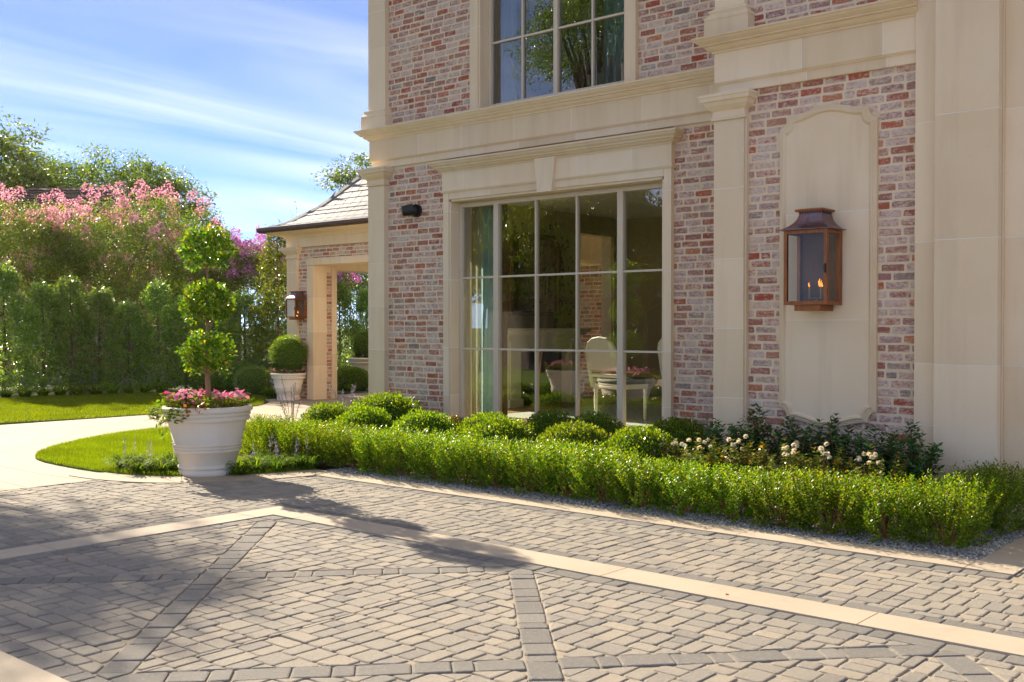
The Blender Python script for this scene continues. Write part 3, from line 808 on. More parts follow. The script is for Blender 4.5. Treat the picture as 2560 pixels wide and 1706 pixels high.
# frieze and belt cornice
fr = MB().box(XL+0.036, XBAY, 9.24, 9.5, 3.462, 3.554).box(XL+0.006, XBAY, 9.206, 9.5, 3.556, ZC-0.005).build('frieze', JOINT, house)
fx = [XL, -9.40, -8.66, -7.84, -7.02, -6.10, -5.30, XBAY]
stones_x(fr, fx, 9.20, 9.4, 3.555, 3.822)
MB().box(XL+0.001, XL+0.25, 9.41, 19.9, 3.555, 3.822).build('stone_block', STONE, fr)
fx2 = [XL+0.03, -9.36, -8.62, -7.80, -6.98, -6.06, -5.26, XBAY]
stones_x(fr, fx2, 9.232, 9.42, 3.46, 3.553)
MB().box(XL+0.032, XL+0.26, 9.43, 19.9, 3.46, 3.553).build('stone_block', STONE, fr)
MB().sweep([(XL+0.03,19.9),(XL+0.03,9.232),(XBAY,9.232)], [(0,3.540),(0.010,3.540),(0.014,3.546),(0.022,3.546),(0.026,3.554),(0,3.554)], ends=False).build('fascia_bead', STONE, fr)
CORN = [(0,3.815),(0.012,3.815),(0.016,3.832),(0.030,3.836),(0.046,3.848),(0.056,3.862),(0.060,3.872),(0.085,3.874),(0.088,3.886),(0.098,3.892),(0.118,3.908),(0.130,3.924),(0.140,3.930),(0.142,3.945),(0.0,3.952)]
cor = MB().sweep([(XL,19.9),(XL,9.20),(XBAY+0.02,9.20)], CORN).build('belt_cornice', STONE, house)
MB().box(XL+0.01, XBAY, 9.21, 9.6, 3.80, 3.949).build('cornice_bed', STONE, cor)
# lower window: surround, head, keystone
ZO = 2.93                      # opening top
ox0, ox1 = -8.85, -5.862       # opening sides
sur = MB().box(wl0+0.004, wl0+0.02, 9.22, 9.5, 0.1, 3.0).build('window_surround', JOINT, house)
ZS = [0.08, 0.60, 1.17, 1.99, 2.81, ZO]
stones(sur, wl0, ox0-0.028, 9.20, 9.45, ZS[:-1]+[3.045]); stones(sur, ox1+0.028, wl1, 9.20, 9.45, ZS[:-1]+[3.045])
stones(sur, ox0-0.028, ox0, 9.215, 9.46, ZS); stones(sur, ox1, ox1+0.028, 9.215, 9.46, ZS)
stones_x(sur, [ox0-0.028, -8.22, -7.36, -6.40, ox1+0.028], 9.20, 9.45, 2.958, 3.045)
stones_x(sur, [ox0, ox1], 9.215, 9.46, ZO, 2.957)
MB().sweep([(wl0-0.0,9.3),(wl0-0.0,9.20),(wl1,9.20),(wl1,9.3)], [(0,3.036),(0.012,3.036),(0.018,3.046),(0.026,3.056),(0.026,3.064),(0,3.066)]).build('head_bead', STONE, sur)
stones_x(sur, [wl0-0.012, -8.62, -7.83, -7.36, -6.93, -6.22, wl1+0.012], 9.19, 9.45, 3.064, 3.285)
HC = [(0,3.28),(0.010,3.28),(0.014,3.296),(0.030,3.302),(0.044,3.314),(0.050,3.326),(0.070,3.330),(0.074,3.346),(0.084,3.352),(0.098,3.366),(0.106,3.384),(0.116,3.390),(0.116,3.410),(0,3.418)]
MB().sweep([(wl0-0.012,9.3),(wl0-0.012,9.19),(wl1+0.012,9.19),(wl1+0.012,9.3)], HC).build('head_cornice', STONE, sur)
MB().box(wl0, wl1, 9.2, 9.4, 3.28, 3.416).build('head_core', STONE, sur)
ky = MB(); kz0, kz1 = 2.922, 3.30
for yy in (9.150, 9.26):
    pass
kf = [(-7.460,kz0),(-7.254,kz0),(-7.212,kz1),(-7.502,kz1)]
ky.v = [(x, 9.150, z) for x, z in kf] + [(x, 9.26, z) for x, z in kf]
ky.f = [(0,1,2,3),(1,0,4,5),(2,1,5,6),(3,2,6,7),(0,3,7,4)]
ky.build('keystone', STONE, sur)
MB().cbox(wl0-0.02, wl1+0.02, 9.13, 9.5, 0.08, 0.205).build('stone_sill', STONE, sur)

def window(name, cols, rows, z0, z1, yf, mull, house, mw=0.036, bw=0.011):
    """frame with mullions (wide) and muntins (thin); every pane is its own piece"""
    x0, x1 = cols[0], cols[-1]
    b = MB(); fw = 0.042
    b.box(x0-fw, x0, yf, yf+0.09, z0-fw, z1+fw).box(x1, x1+fw, yf, yf+0.09, z0-fw, z1+fw).box(x0, x1, yf, yf+0.09, z0-fw, z0).box(x0, x1, yf, yf+0.09, z1, z1+fw)
    b.box(x0-fw-0.03, x0-fw, yf+0.02, yf+0.1, z0-fw-0.03, z1+fw+0.03).box(x1+fw, x1+fw+0.03, yf+0.02, yf+0.1, z0-fw-0.03, z1+fw+0.03)
    b.box(x0-fw, x1+fw, yf+0.02, yf+0.1, z1+fw, z1+fw+0.03).box(x0-fw, x1+fw, yf-0.03, yf+0.1, z0-fw-0.04, z0-fw)
    w = b.build(name, FRAME, house)
    edges = []
    for i, c in enumerate(cols[1:-1], 1):
        h = mw if i in mull else bw
        MB().box(c-h, c+h, yf+(0.0 if i in mull else 0.012), yf+0.07, z0+0.0005, z1-0.0005).build('mullion' if i in mull else 'muntin', FRAME, w)
        edges.append((c-h, c+h))
    L = [x0] + [e for p in edges for e in p] + [x1]
    for r in rows:
        for a, c in zip(L[0::2], L[1::2]): MB().box(a+0.0005, c-0.0005, yf+0.015, yf+0.065, r-bw, r+bw).build('muntin', FRAME, w)
    zz = [z0] + [e for r in rows for e in (r-bw, r+bw)] + [z1]
    for a, c in zip(L[0::2], L[1::2]):
        for p, q in zip(zz[0::2], zz[1::2]):
            g = MB(); g.poly([(a,yf+0.04,p),(c,yf+0.04,p),(c,yf+0.04,q),(a,yf+0.04,q)]); g.build('pane', GLASS, w)
    return w
low = window('lower_window', [-8.805,-8.26,-7.662,-7.077,-6.485,-5.91], [1.158,2.015], 0.30, 2.87, 9.36, (1, 4), house)
tag(low, 'five-column picture window with slim cream bars')
# upper window
us = MB().box(ul0+0.004, ul0+0.02, 9.23, 9.5, ZC, 6.8).build('upper_window_surround', JOINT, house)
stones(us, ul0, ul0+0.13, 9.20, 9.45, [ZC, 4.95, 5.9, 6.8]); stones(us, ul1-0.13, ul1, 9.20, 9.45, [ZC, 4.95, 5.9, 6.8])
stones(us, ul0+0.13, ul0+0.155, 9.215, 9.46, [ZC, 4.95, 5.9, 6.66]); stones(us, ul1-0.155, ul1-0.13, 9.215, 9.46, [ZC, 4.95, 5.9, 6.66])
stones_x(us, [ul0+0.13, -7.36, ul1-0.13], 9.20, 9.45, 6.66, 6.8)
up = window('upper_window', [-8.330,-7.862,-7.365,-6.862,-6.380], [4.775,5.50], 4.05, 6.62, 9.36, (2,), house, 0.028)
tag(up, 'four-column upper window with slim cream bars')
# bay: pilaster, entablature, pier
bp = MB().box(XBAY+0.004, -4.468, 8.336, 8.6, 0, 3.50).build('bay_pilaster', JOINT, house)
stones(bp, XBAY, -4.465, 8.33, 8.6, [0.0, 0.185, 0.796, 1.407, 2.025, 2.645, 3.245])
stones(bp, -4.465+0.0005, -4.448, 8.352, 8.6, [0.0, 3.30])
MB().box(XBAY+0.001, XBAY+0.25, 8.601, 9.3, 0, 3.5).build('bay_cheek', STONE, bp)
capital(bp, XBAY, -4.465, 8.33, 8.62, 3.246)
bf = MB().box(XBAY+0.036, -2.95, 8.37, 8.7, 3.492, 3.584).box(XBAY+0.006, -2.95, 8.336, 8.7, 3.586, ZC-0.005).build('bay_frieze', JOINT, house)
stones_x(bf, [XBAY, -3.93, -3.24, -2.95], 8.33, 8.6, 3.585, 3.852)
MB().box(XBAY+0.001, XBAY+0.2, 8.61, 9.25, 3.585, 3.852).build('stone_block', STONE, bf)
stones_x(bf, [XBAY+0.03, -3.90, -3.22, -2.95], 8.362, 8.62, 3.49, 3.583)
MB().sweep([(XBAY+0.03,9.25),(XBAY+0.03,8.362),(-2.95,8.362)], [(0,3.570),(0.010,3.570),(0.014,3.576),(0.022,3.576),(0.026,3.584),(0,3.584)], ends=False).build('fascia_bead', STONE, bf)
bc = MB().sweep([(XBAY,9.25),(XBAY,8.33),(-2.955,8.33)], [(d*1.06, 3.845+(z-3.815)*1.0) for d, z in CORN]).build('bay_cornice', STONE, house)
MB().box(XBAY+0.01, -2.955, 8.34, 8.7, 3.83, 3.98).build('cornice_bed', STONE, bc)
b2 = MB().box(XBAY+0.004, -4.47, 8.346, 8.6, 3.98, ZTOP).build('bay_upper_pilaster', JOINT, house)
stones(b2, XBAY+0.0, -4.468, 8.34, 8.6, [4.24, 4.9, 5.5, 6.1, ZTOP])
MB().box(XBAY+0.001, XBAY+0.25, 8.601, 9.3, 3.98, ZTOP).build('bay_cheek', STONE, b2)
pil_base(b2, XBAY, -4.468, 8.34, 8.65, 3.975)
pr1 = MB().box(-2.968, -2.80, 8.312, 8.7, 0, ZTOP).build('flanking_pier', JOINT, house)
stones(pr1, -2.972, -2.79, 8.305, 8.7, [0.0, 0.66, 1.138, 2.08, 3.005, 3.95, 4.9, ZTOP])
pr2 = MB().box(-2.786, -2.335, 8.216, 8.6, 0, ZTOP).build('entry_pier', JOINT, house)
stones(pr2, -2.79, -2.332, 8.21, 8.6, [0.0, 0.19, 1.135, 2.083, 3.031, 3.98, 4.9, ZTOP])
rc = MB().box(-2.33, 2.0, 8.326, 8.6, 0, ZTOP).build('entry_wall', JOINT, house)
stones(rc, -2.331, -2.318, 8.30, 8.6, [0.0, ZTOP])
stones(rc, -2.3175, -0.6, 8.32, 8.6, [0.13, 1.135, 2.083, 3.031, 3.98, 4.9, ZTOP]); stones(rc, -0.596, 2.0, 8.32, 8.6, [0.13, 1.135, 2.083, 3.031, 3.98, 4.9, ZTOP])
MB().cbox(-2.3175, 2.0, 8.285, 8.6, 0, 0.128).build('plinth', STONE, rc)
MB().cbox(2.0, 4.5, 8.4, 8.7, 0, ZTOP).build('door_wall', STONE, house)
# eaves cornice and roof above the picture
MB().sweep([(XL,19.9),(XL,9.20),(XBAY,9.20),(XBAY,8.33),(4.5,8.33)], [(0,6.95),(0.04,6.95),(0.05,7.1),(0.2,7.2),(0.3,7.25),(0.34,7.42),(0,7.43)]).build('eaves_cornice', STONE, house)
rf = MB(); rf.v = [(-10.65,8.0,7.43),(4.8,8.0,7.43),(4.8,20.2,7.43),(-10.65,20.2,7.43),(-6.5,14,10.4),(0.5,14,10.4)]
rf.f = [(0,1,5,4),(1,2,5),(2,3,4,5),(3,0,4),(3,2,1,0)]
rf.build('roof', SHINGLE, house)
# cartouche panel
def cart_outline(o):
    """outline inset by o; flat sides, notched corners, ogee top and bottom"""
    h = CW2-o; pts = []
    def half(zc, s, zs):                # s=+1 top, -1 bottom ; left to right when s=+1
        out = []
        n = 12
        for i in range(7):              # concave quarter at the corner
            a = i/6*math.pi/2
            out.append((-h+0.072*math.sin(a), zs+s*0.092*(1-math.cos(a))))
        w = h-0.072
        zq = zs+s*0.092
        for i in range(1, n+1):
            t = i/n
            out.append((-w*(1-t), zq+s*(0.058*(0.5-0.5*math.cos(math.pi*min(1, t*1.02))))))
        return out + [(-x, z) for x, z in reversed(out[:-1])]
    top = half(CX, 1, 3.112-o); bot = half(CX, -1, 0.734+o)
    return [(CX+x, z) for x, z in top] + [(CX+x, z) for x, z in reversed(bot)]
ct = MB(); rings = [(0,8.42),(0,8.372),(0.006,8.366),(0.014,8.366),(0.017,8.360),(0.026,8.360),(0.030,8.352),(0.038,8.347),(0.048,8.350),(0.056,8.360),(0.060,8.366)]
outs = []
for o, y in rings:
    q = cart_outline(o); outs.append(q); ct.v += [(x, y, z) for x, z in q]
n = len(outs[0])
for r in range(len(rings)-1):
    for i in range(n):
        j = (i+1) % n; ct.f.append((r*n+j, r*n+i, (r+1)*n+i, (r+1)*n+j))
cart = ct.build('cartouche_frame', STONE, house)
face = outs[-1]
def face_piece(z0, z1):
    p = clip([(x, z) for x, z in face][::-1], (0, 1), z1); p = clip(p, (0, -1), -z0)
    b = MB(); b.poly([(x, 8.366, z) for x, z in p]); b.f[-1] = b.f[-1][::-1]
    ob = b.build('cartouche_panel', STONE, cart)
for a, b in ((0.0, 1.475), (1.481, 2.366), (2.372, 4.0)): face_piece(a, b)
for zj in (1.47, 2.36): MB().box(CX-0.37, CX+0.37, 8.3666, 8.38, zj, zj+0.015).build('mortar_joint', JOINT, cart)
# ------------------------------------------------------------------ rooms behind the glass
ZF = 0.275
rm = MB()
rm.box(-10.07,-10.02,9.50,9.62,ZF,3.2).box(-10.07,-10.02,11.15,13.35,ZF,3.2).box(-10.07,-10.02,13.35,14.3,2.9,3.2).box(-10.07,-10.02,14.3,14.6,ZF,3.2).box(-10.07,-10.02,9.62,11.15,2.9,3.2)
rm.box(-4.55,-4.5,9.50,14.6,ZF,3.2)
rm.box(-10.02,-7.25,14.55,14.6,ZF,3.2).box(-6.05,-4.55,14.55,14.6,ZF,3.2).box(-7.25,-6.05,14.55,14.6,2.55,3.2)
rm.box(-10.02,-9.02,9.50,9.52,ZF,3.2).box(-5.7,-4.55,9.50,9.52,ZF,3.2).box(-9.02,-5.7,9.50,9.52,2.95,3.2)
rw = rm.build('room_wall', PAPER, house)
MB().box(-10.2,-4.3,9.3,14.7,ZF-0.2,ZF).build('room_floor', WOODF, house)
MB().box(-10.2,-4.3,9.45,14.7,3.2,3.3).build('room_ceiling', CEIL, house)
tag(MB().box(-9.0,-5.0,10.05,13.4,ZF,ZF+0.012).build('rug', RUG), 'pale rug under the white dining chairs inside the room', 'rug')
# painted paper: stems and leaves
st, lv = MB(), []
for (cx, y0, s) in ((None, 11.25, 1), (None, 13.2, 1), (1, -8.6, 1), (1, -5.2, 1), (1, -7.6, 1)):
    p, a = [], 0.0; y, z = y0, 0.5
    for i in range(26):
        a += random.gauss(0, 0.35); a *= 0.8; y += 0.05*math.sin(a*2); z += 0.095
        p.append((y, z))
    if cx is None: P3 = [(-10.012, q[0], q[1]) for q in p]
    else: P3 = [(q[0], 14.542, q[1]) for q in p]
    st.tube(P3, 0.011, 4)
    for q in P3[2:]:
        for k in range(5):
            t = random.uniform(0, 6.28); d = random.uniform(0.04, 0.22)
            if cx is None: b = (-10.010, q[1]+d*math.cos(t), q[2]+d*math.sin(t)); ax = (0, math.cos(t+0.5), math.sin(t+0.5)); nn = (1, 0, 0)
            else: b = (q[0]+d*math.cos(t), 14.540, q[2]+d*math.sin(t)); ax = (math.cos(t+0.5), 0, math.sin(t+0.5)); nn = (0, -1, 0)
            lv.append((b, ax, nn))
st.build('wallpaper_stem', PAPER_STEM, rw)
V = leaf_verts(np.array([l[0] for l in lv]), np.array([l[1] for l in lv], float), np.array([l[2] for l in lv], float), 0.09, 0.028, 0.0)
link('wallpaper_leaf', leaf_mesh('wallpaper_leaf', V, PAPER_LEAF), rw)['kind'] = 'stuff'
# chimney breast with mantel and mirror on the left wall
fp = empty('fireplace', (0,0.32,0), 0, 'white mantel with dark firebox under a gilt mirror inside the room', 'fireplace')
b = MB(); b.box(-10.0,-9.75,11.0,11.28,ZF,1.30).box(-10.0,-9.75,12.42,12.70,ZF,1.30).box(-10.0,-9.75,11.28,12.42,1.06,1.30)
for y in (11.0, 12.42): b.box(-9.75,-9.73,y+0.03,y+0.25,ZF+0.12,1.22).box(-9.75,-9.71,y-0.01,y+0.29,ZF,ZF+0.12)
b.build('mantel_surround', WHITE_WOOD, fp)
MB().sweep([(-10.0,12.74),(-9.74,12.74),(-9.74,10.96),(-10.0,10.96)][::-1], [(0,1.30),(0.02,1.30),(0.05,1.34),(0.09,1.36),(0.09,1.40),(0,1.40)]).box(-10.0,-9.74,10.96,12.74,1.31,1.399).build('mantel_shelf', WHITE_WOOD, fp)
MB().box(-10.0,-9.9,11.28,12.42,ZF,1.06).build('firebox', HEARTH, fp)
mr = empty('mirror', (0,0.32,0), 0, 'tall gilt-framed mirror above the mantel inside the room', 'mirror')
MB().box(-9.99,-9.965,11.32,12.38,1.66,2.72).build('mirror_glass', MIRROR, mr)
MB().tube([(-9.96,11.3,1.62),(-9.96,11.3,2.64),(-9.96,11.40,2.76),(-9.96,12.3,2.76),(-9.96,12.4,2.64),(-9.96,12.4,1.62),(-9.96,11.3,1.62)], 0.045, 8).build('mirror_frame', GILT, mr)
# curtains
def curtain(name, x0, x1, y, z0, z1, mat, waves, amp, label, axis='x'):
    b = MB(); n = waves*8; th = 0.006
    for s in (0, 1):
        for k in range(n+1):
            t = k/n; w = amp*math.sin(t*waves*2*math.pi)*(1+0.3*math.sin(t*9)) + s*th
            for z, f in ((z0, 1.12), ((z0+z1)/2, 1.0), (z1, 0.8)):
                a = x0+(x1-x0)*t
                b.v.append((a, y+w*f, z) if axis == 'x' else (y+w*f, a, z))
    for s in (0, 1):
        for k in range(n):
            for r in range(2):
                i = s*(n+1)*3+k*3+r; b.f.append((i, i+3, i+4, i+1))
    o = b.build(name, mat, smooth=True); return tag(o, label, 'curtain')
curtain('curtain', -9.06, -8.74, 9.64, ZF+0.01, 3.15, CURT, 3, 0.03, 'cream curtain at the left end of the lower window')
curtain('curtain', -8.77, -8.47, 9.68, ZF+0.01, 3.15, CURT_BLUE, 4, 0.035, 'pale blue sheer curtain beside the cream one in the lower window')
curtain('curtain', -8.49, -8.39, 9.72, ZF+0.01, 3.15, CURT_BROWN, 2, 0.03, 'tan lining edge behind the blue sheer curtain')
curtain('curtain', -6.09, -6.01, 9.60, ZF+0.01, 3.15, CURT_BLUE, 3, 0.03, 'pale curtain at the right end of the lower window')
curtain('curtain', -7.75, -7.20, 14.40, ZF+0.01, 3.0, CURT_BROWN, 5, 0.04, 'brown curtain left of the back window')
curtain('curtain', -6.05, -5.55, 14.40, ZF+0.01, 3.0, CURT_BROWN, 5, 0.04, 'brown curtain right of the back window')
curtain('curtain', -8.78, -8.14, 9.60, 3.95, 6.75, CURT_BLUE, 5, 0.035, 'pale blue curtain at the left of the upper window')
curtain('curtain', -6.92, -6.50, 9.66, 3.95, 6.75, CURT_BLUE, 4, 0.035, 'pale blue curtain at the right of the upper window')
bwn = MB(); bwn.box(-7.25,-7.19,14.5,14.6,ZF+0.2,2.55).box(-6.11,-6.05,14.5,14.6,ZF+0.2,2.55).box(-7.19,-6.11,14.5,14.6,2.49,2.55).box(-7.19,-6.11,14.5,14.6,ZF,ZF+0.2).box(-7.19,-6.11,14.53,14.57,1.40,1.42)
bwn.build('back_window', FRAME, house)
pw = Panel(house, -12.1, -10.78, 0.0, 2.5, 15.05, name='wing_wall'); lay(pw, 'court')
cw = Panel(house, -8.3, -5.0, 0.0, 3.6, 15.9, name='courtyard_wall'); lay(cw, 'court'); commit_bricks('court', house, 0)
# chairs and table
def make_chair(label):
    t = empty('dining_chair', (0,0,0), 0, label, 'chair', 'dining chairs in the lower room')
    pts = [(-0.22,-0.235,0.42),(-0.26,-0.25,0.62),(-0.30,-0.25,0.86),(-0.315,-0.20,0.94),(-0.32,-0.12,0.985),(-0.325,0,1.0),(-0.32,0.12,0.985),(-0.315,0.20,0.94),(-0.30,0.25,0.86),(-0.26,0.25,0.62),(-0.22,0.235,0.42)]
    MB().tube(pts, 0.024, 6).build('back_frame', WHITE_WOOD, t)
    MB().tube([(-0.245,-0.23,0.56),(-0.245,0.23,0.56)], 0.02, 6).build('back_rail', WHITE_WOOD, t)
    pb = MB(); pp = [p for p in pts[1:-1]]
    pb.v = [(p[0]+0.008, p[1]*0.95, min(p[2], 0.985)) for p in pp] + [(p[0]-0.012, p[1]*0.95, min(p[2], 0.985)) for p in pp]; k = len(pp)
    pb.f = [tuple(range(k)), tuple(range(2*k-1, k-1, -1))] + [(i, i+k, (i+1) % k+k, (i+1) % k) for i in range(k)]
    pb.build('back_panel', WHITE_WOOD, t)
    MB().prism([(-0.22,-0.22),(0.22,-0.26),(0.25,-0.18),(0.26,0),(0.25,0.18),(0.22,0.26),(-0.22,0.22)], 0.40, 0.455).build('seat_frame', WHITE_WOOD, t)
    MB().prism([(-0.20,-0.20),(0.20,-0.235),(0.23,-0.17),(0.24,0),(0.23,0.17),(0.20,0.235),(-0.20,0.20)], 0.455, 0.53).build('seat_cushion', DARK_CLOTH, t)
    for sx, sy in ((-0.20,-0.20),(-0.20,0.20),(0.21,-0.22),(0.21,0.22)):
        MB().lathe([(0.001,0),(0.016,0.0),(0.014,0.03),(0.019,0.05),(0.024,0.30),(0.018,0.34),(0.026,0.36),(0.026,0.42)], 8, sx, sy).build('leg', WHITE_WOOD, t)
    return t
chair = make_chair('white cane-back dining chair nearest the lower window'); chair.location = (-7.22, 10.42, ZF+0.012); chair.rotation_euler.z = R(78)
for x, y, rz, lab in ((-6.75, 12.3, -20, 'white dining chair with dark cushion on the far side of the table'), (-6.15, 12.55, -60, 'white dining chair at the far right of the table'), (-6.55, 10.95, 60, 'white dining chair half hidden by the window mullion')):
    c = copy_tree(chair); c.location = (x, y, ZF+0.012); c.rotation_euler.z = R(rz); c['label'] = lab
tb = empty('dining_table', (-6.0, 11.75, ZF+0.012), R(25), 'dark polished wood dining table behind the white chairs', 'table')
MB().lathe([(0.001,0.70),(0.70,0.70),(0.76,0.72),(0.77,0.74),(0.74,0.755),(0.001,0.755)], 40).build('table_top', TABLE, tb)
MB().lathe([(0.30,0.0),(0.28,0.05),(0.08,0.12),(0.07,0.4),(0.11,0.55),(0.20,0.70)], 16).build('pedestal', TABLE, tb)
cs = empty('candlestick', (-6.0,11.7,ZF+0.767), 0, 'brass candlestick with white candle on the dining table', 'candlestick')
MB().lathe([(0.06,0),(0.05,0.02),(0.012,0.05),(0.012,0.22),(0.025,0.25)], 10).build('stem', BRASS, cs); MB().lathe([(0.011,0.25),(0.011,0.5),(0.001,0.51)], 8).build('candle', WHITE_WOOD, cs)
# upper room
um = MB(); um.box(-10.0,-9.95,9.5,13.5,3.95,7.0).box(-4.7,-4.65,9.5,13.5,3.95,7.0).box(-10,-4.7,13.45,13.5,3.95,7.0).box(-10,-8.75,9.50,9.52,3.95,7.0).box(-6.25,-4.7,9.50,9.52,3.95,7.0)
um.build('upper_room_wall', PAPER, house)
MB().box(-10.2,-4.3,9.45,13.5,3.4,3.94).build('upper_room_floor', WOODF, house); MB().box(-10.2,-4.3,9.45,13.5,7.0,7.1).build('upper_room_ceiling', CEIL, house)
bd = empty('bed', (-7.0, 11.2, 3.94), 0, 'bed with curved dark headboard behind the upper window', 'bed')
MB().tube([(-0.9,-0.6,0.4),(-0.9,-0.6,0.9),(-0.6,-0.6,1.02),(-0.2,-0.6,1.0),(0.3,-0.6,0.78),(0.8,-0.6,0.55),(0.9,-0.6,0.4)], 0.035, 8).build('headboard_rail', TABLE, bd)
MB().box(-0.9,0.9,-0.55,1.3,0.2,0.62).build('mattress', CURT, bd)
for x in (-0.45, 0.45): MB().lathe([(0.001,0.56),(0.25,0.6),(0.36,0.68),(0.30,0.78),(0.12,0.83),(0.001,0.83)], 14, x, -0.25).build('pillow', CURT, bd, True)

# ------------------------------------------------------------------ gable pavilion on the left
pav = empty('porch_pavilion', (0,0,0), 0, 'open brick porch pavilion with grey slate hip roof left of the house', 'pavilion')
PXL, PYF = -17.06, 13.10
PXR, PYB = -10.75, 19.0
def pier(x0, x1, y0, y1):
    MB().box(x0, x1, y0, y1, 0, 3.0).build('pier_core', MORTAR, pav)
pier(PXL+0.02, -16.27, PYF+0.02, 13.64); pier(-11.6, PXR-0.02, PYF+0.02, 13.64); pier(PXL+0.02, -16.27, 18.4, PYB); pier(-11.6, PXR-0.02, 18.4, PYB)
pp = Panel(pav, -16.73, -16.44, 0.0, 2.98, PYF, thick=0.05); pq = Panel(pav, -16.44, -11.4, 2.755, 2.98, PYF, thick=0.05); pr_ = Panel(pav, -11.4, -11.1, 0, 2.98, PYF, thick=0.05)
for p in (pp, pq, pr_): lay(p, 'pav')
commit_bricks('pav', pav, 140)
# brick strip on the reveal (plane x = const)
rv = MB()
k = 0
while k*CRS < 2.5:
    y = 13.40+random.uniform(-0.09, 0)
    while y < 13.53:
        a, b = max(y, 13.405), min(y+random.choice((0.09,0.19)), 13.525); y = b+0.012 if b > a else y+0.05
        if b-a > 0.02: rv.box(-16.285, -16.256+random.uniform(0,0.003), a, b, k*CRS+0.008, (k+1)*CRS-0.008)
    k += 1
rvo = rv.build('reveal_bricks', BRICK_I, pav); rvo['kind'] = 'stuff'
MB().box(-16.29,-16.262,13.40,13.53,0,2.62).build('reveal_mortar', MORTAR, pav)
sg = MB().box(-17.05,-17.04,13.2,13.21,0,0.1).build('stone_trim', JOINT, pav)
stones(sg, PXL, -16.735, PYF-0.045, PYF+0.3, [0,0.62,1.25,1.88,2.50,2.765])
capital(sg, PXL, -16.735, PYF-0.045, PYF+0.3, 2.765)
stones(sg, -16.44, -16.25, PYF-0.035, 13.40, [0,0.66,1.32,1.98,2.62]); stones(sg, -16.405, -16.25, 13.535, 13.66, [0,0.9,1.8,2.62])
stones_x(sg, [-16.44,-15.4,-14.2,-13.0,-11.4], PYF-0.035, 13.40, 2.622, 2.752)
MB().box(-16.44,-11.2,13.402,13.66,2.622,3.0).build('lintel', STONE, sg)
MB().box(PXL+0.01,-16.41,13.66,18.4,2.56,3.0).build('side_lintel', STONE, sg); MB().box(-11.3,PXR,13.66,18.4,2.56,3.0).build('side_lintel', STONE, sg); MB().box(PXL,PXR,18.4,PYB,2.6,3.0).build('back_lintel', STONE, sg)
MB().box(PXL+0.1,PXR-0.1,13.5,18.9,2.98,3.05).build('ceiling', CEIL, pav)
stones_x(sg, [PXL-0.01,-16.0,-14.9,-13.8,-12.6,PXR], PYF-0.05, PYF+0.4, 2.985, 3.17)
MB().box(PXL-0.009, PXL+0.3, PYF+0.402, PYB, 2.985, 3.17).build('stone_block', STONE, sg)
MB().sweep([(PXL-0.01,PYB),(PXL-0.01,PYF-0.05),(PXR,PYF-0.05)], [(0,3.165),(0.02,3.165),(0.04,3.19),(0.10,3.215),(0.20,3.235),(0.26,3.26),(0.30,3.285),(0.36,3.29),(0.36,3.31),(0,3.32)]).build('eaves_moulding', STONE, pav)
EX, EY, EZ = -17.48, 12.68, 3.33
MB().sweep([(EX+0.05,PYB+0.4),(EX+0.05,EY+0.05),(PXR,EY+0.05)], [(-0.02,3.285),(0.03,3.275),(0.06,3.29),(0.075,3.32),(0.078,3.372),(0.066,3.372),(0.06,3.335),(-0.02,3.335)]).build('gutter', GUTTER, pav)
gs = bpy.data.objects['gutter']
for x in (-17.0,-16.35,-15.6,-14.8,-14.0,-13.2): MB().box(x-0.012,x+0.012,EY-0.035,EY+0.0,3.268,3.28).build('gutter_strap', GUTTER, gs)
# bell-cast slate roof
PRO = [(0,3.335),(0.254,3.40),(0.448,3.50),(0.871,3.82),(1.425,4.43),(2.2,5.25),(2.9,6.0)]
def pz(t): return float(np.interp(t, [p[0] for p in PRO], [p[1] for p in PRO]))
roof = MB(); NR = 22; ts = np.linspace(0, 2.85, NR)
for a, b in zip(ts[:-1], ts[1:]):
    roof.poly([(EX+a,EY+a,pz(a)-0.03),(PXR,EY+a,pz(a)-0.03),(PXR,EY+b,pz(b)-0.03),(EX+b,EY+b,pz(b)-0.03)])
    roof.poly([(EX+a,PYB+0.4-a,pz(a)-0.03),(EX+a,EY+a,pz(a)-0.03),(EX+b,EY+b,pz(b)-0.03),(EX+b,PYB+0.4-b,pz(b)-0.03)])
    roof.poly([(PXR,PYB+0.4-a,pz(a)-0.03),(EX+a,PYB+0.4-a,pz(a)-0.03),(EX+b,PYB+0.4-b,pz(b)-0.03),(PXR,PYB+0.4-b,pz(b)-0.03)])
ro = roof.build('roof', UNDERLAY, pav)
def slates(side):
    t = 0.0; row = 0; extra = MB()
    while t < 2.5:
        dt = 0.15 if t < 0.5 else 0.125
        t2 = t+dt*1.35; s0 = 0.0; L = (PXR-EX) if side == 0 else (PYB-EY)
        s = -random.uniform(0, 0.25)
        while s < L:
            w = random.uniform(0.21, 0.31); a, b = s+0.008, s+w-0.008; s += w
            if b < t+0.02: continue
            al, au = max(a, t), max(a, t2)
            if b-al < 0.03: continue
            q = [(al,t,0.022),(b,t,0.022),(b,t2,0.004),(min(au, b-0.005),t2,0.004)]
            P = []
            for (ss, tt, h) in q:
                P.append((EX+ss, EY+tt, pz(tt)+h) if side == 0 else (EX+tt, EY+ss, pz(tt)+h))
            v = P+[(x, y, z-0.018) for x, y, z in P]
            f = [(0,1,2,3),(4,7,6,5),(0,4,5,1),(1,5,6,2),(3,2,6,7),(0,3,7,4)]
            if side == 0 and s < 3.6 and t < 1.7:
                m_ = MB(); m_.v = v; m_.f = f; m_.build('slate', SLATE, ro)
            else:
                n_ = len(extra.v); extra.v += v; extra.f += [tuple(n_+i for i in g) for g in f]
        t += dt; row += 1
    extra.build('slate_field', SLATE, ro)['kind'] = 'stuff'
slates(0); slates(1)
k = 0
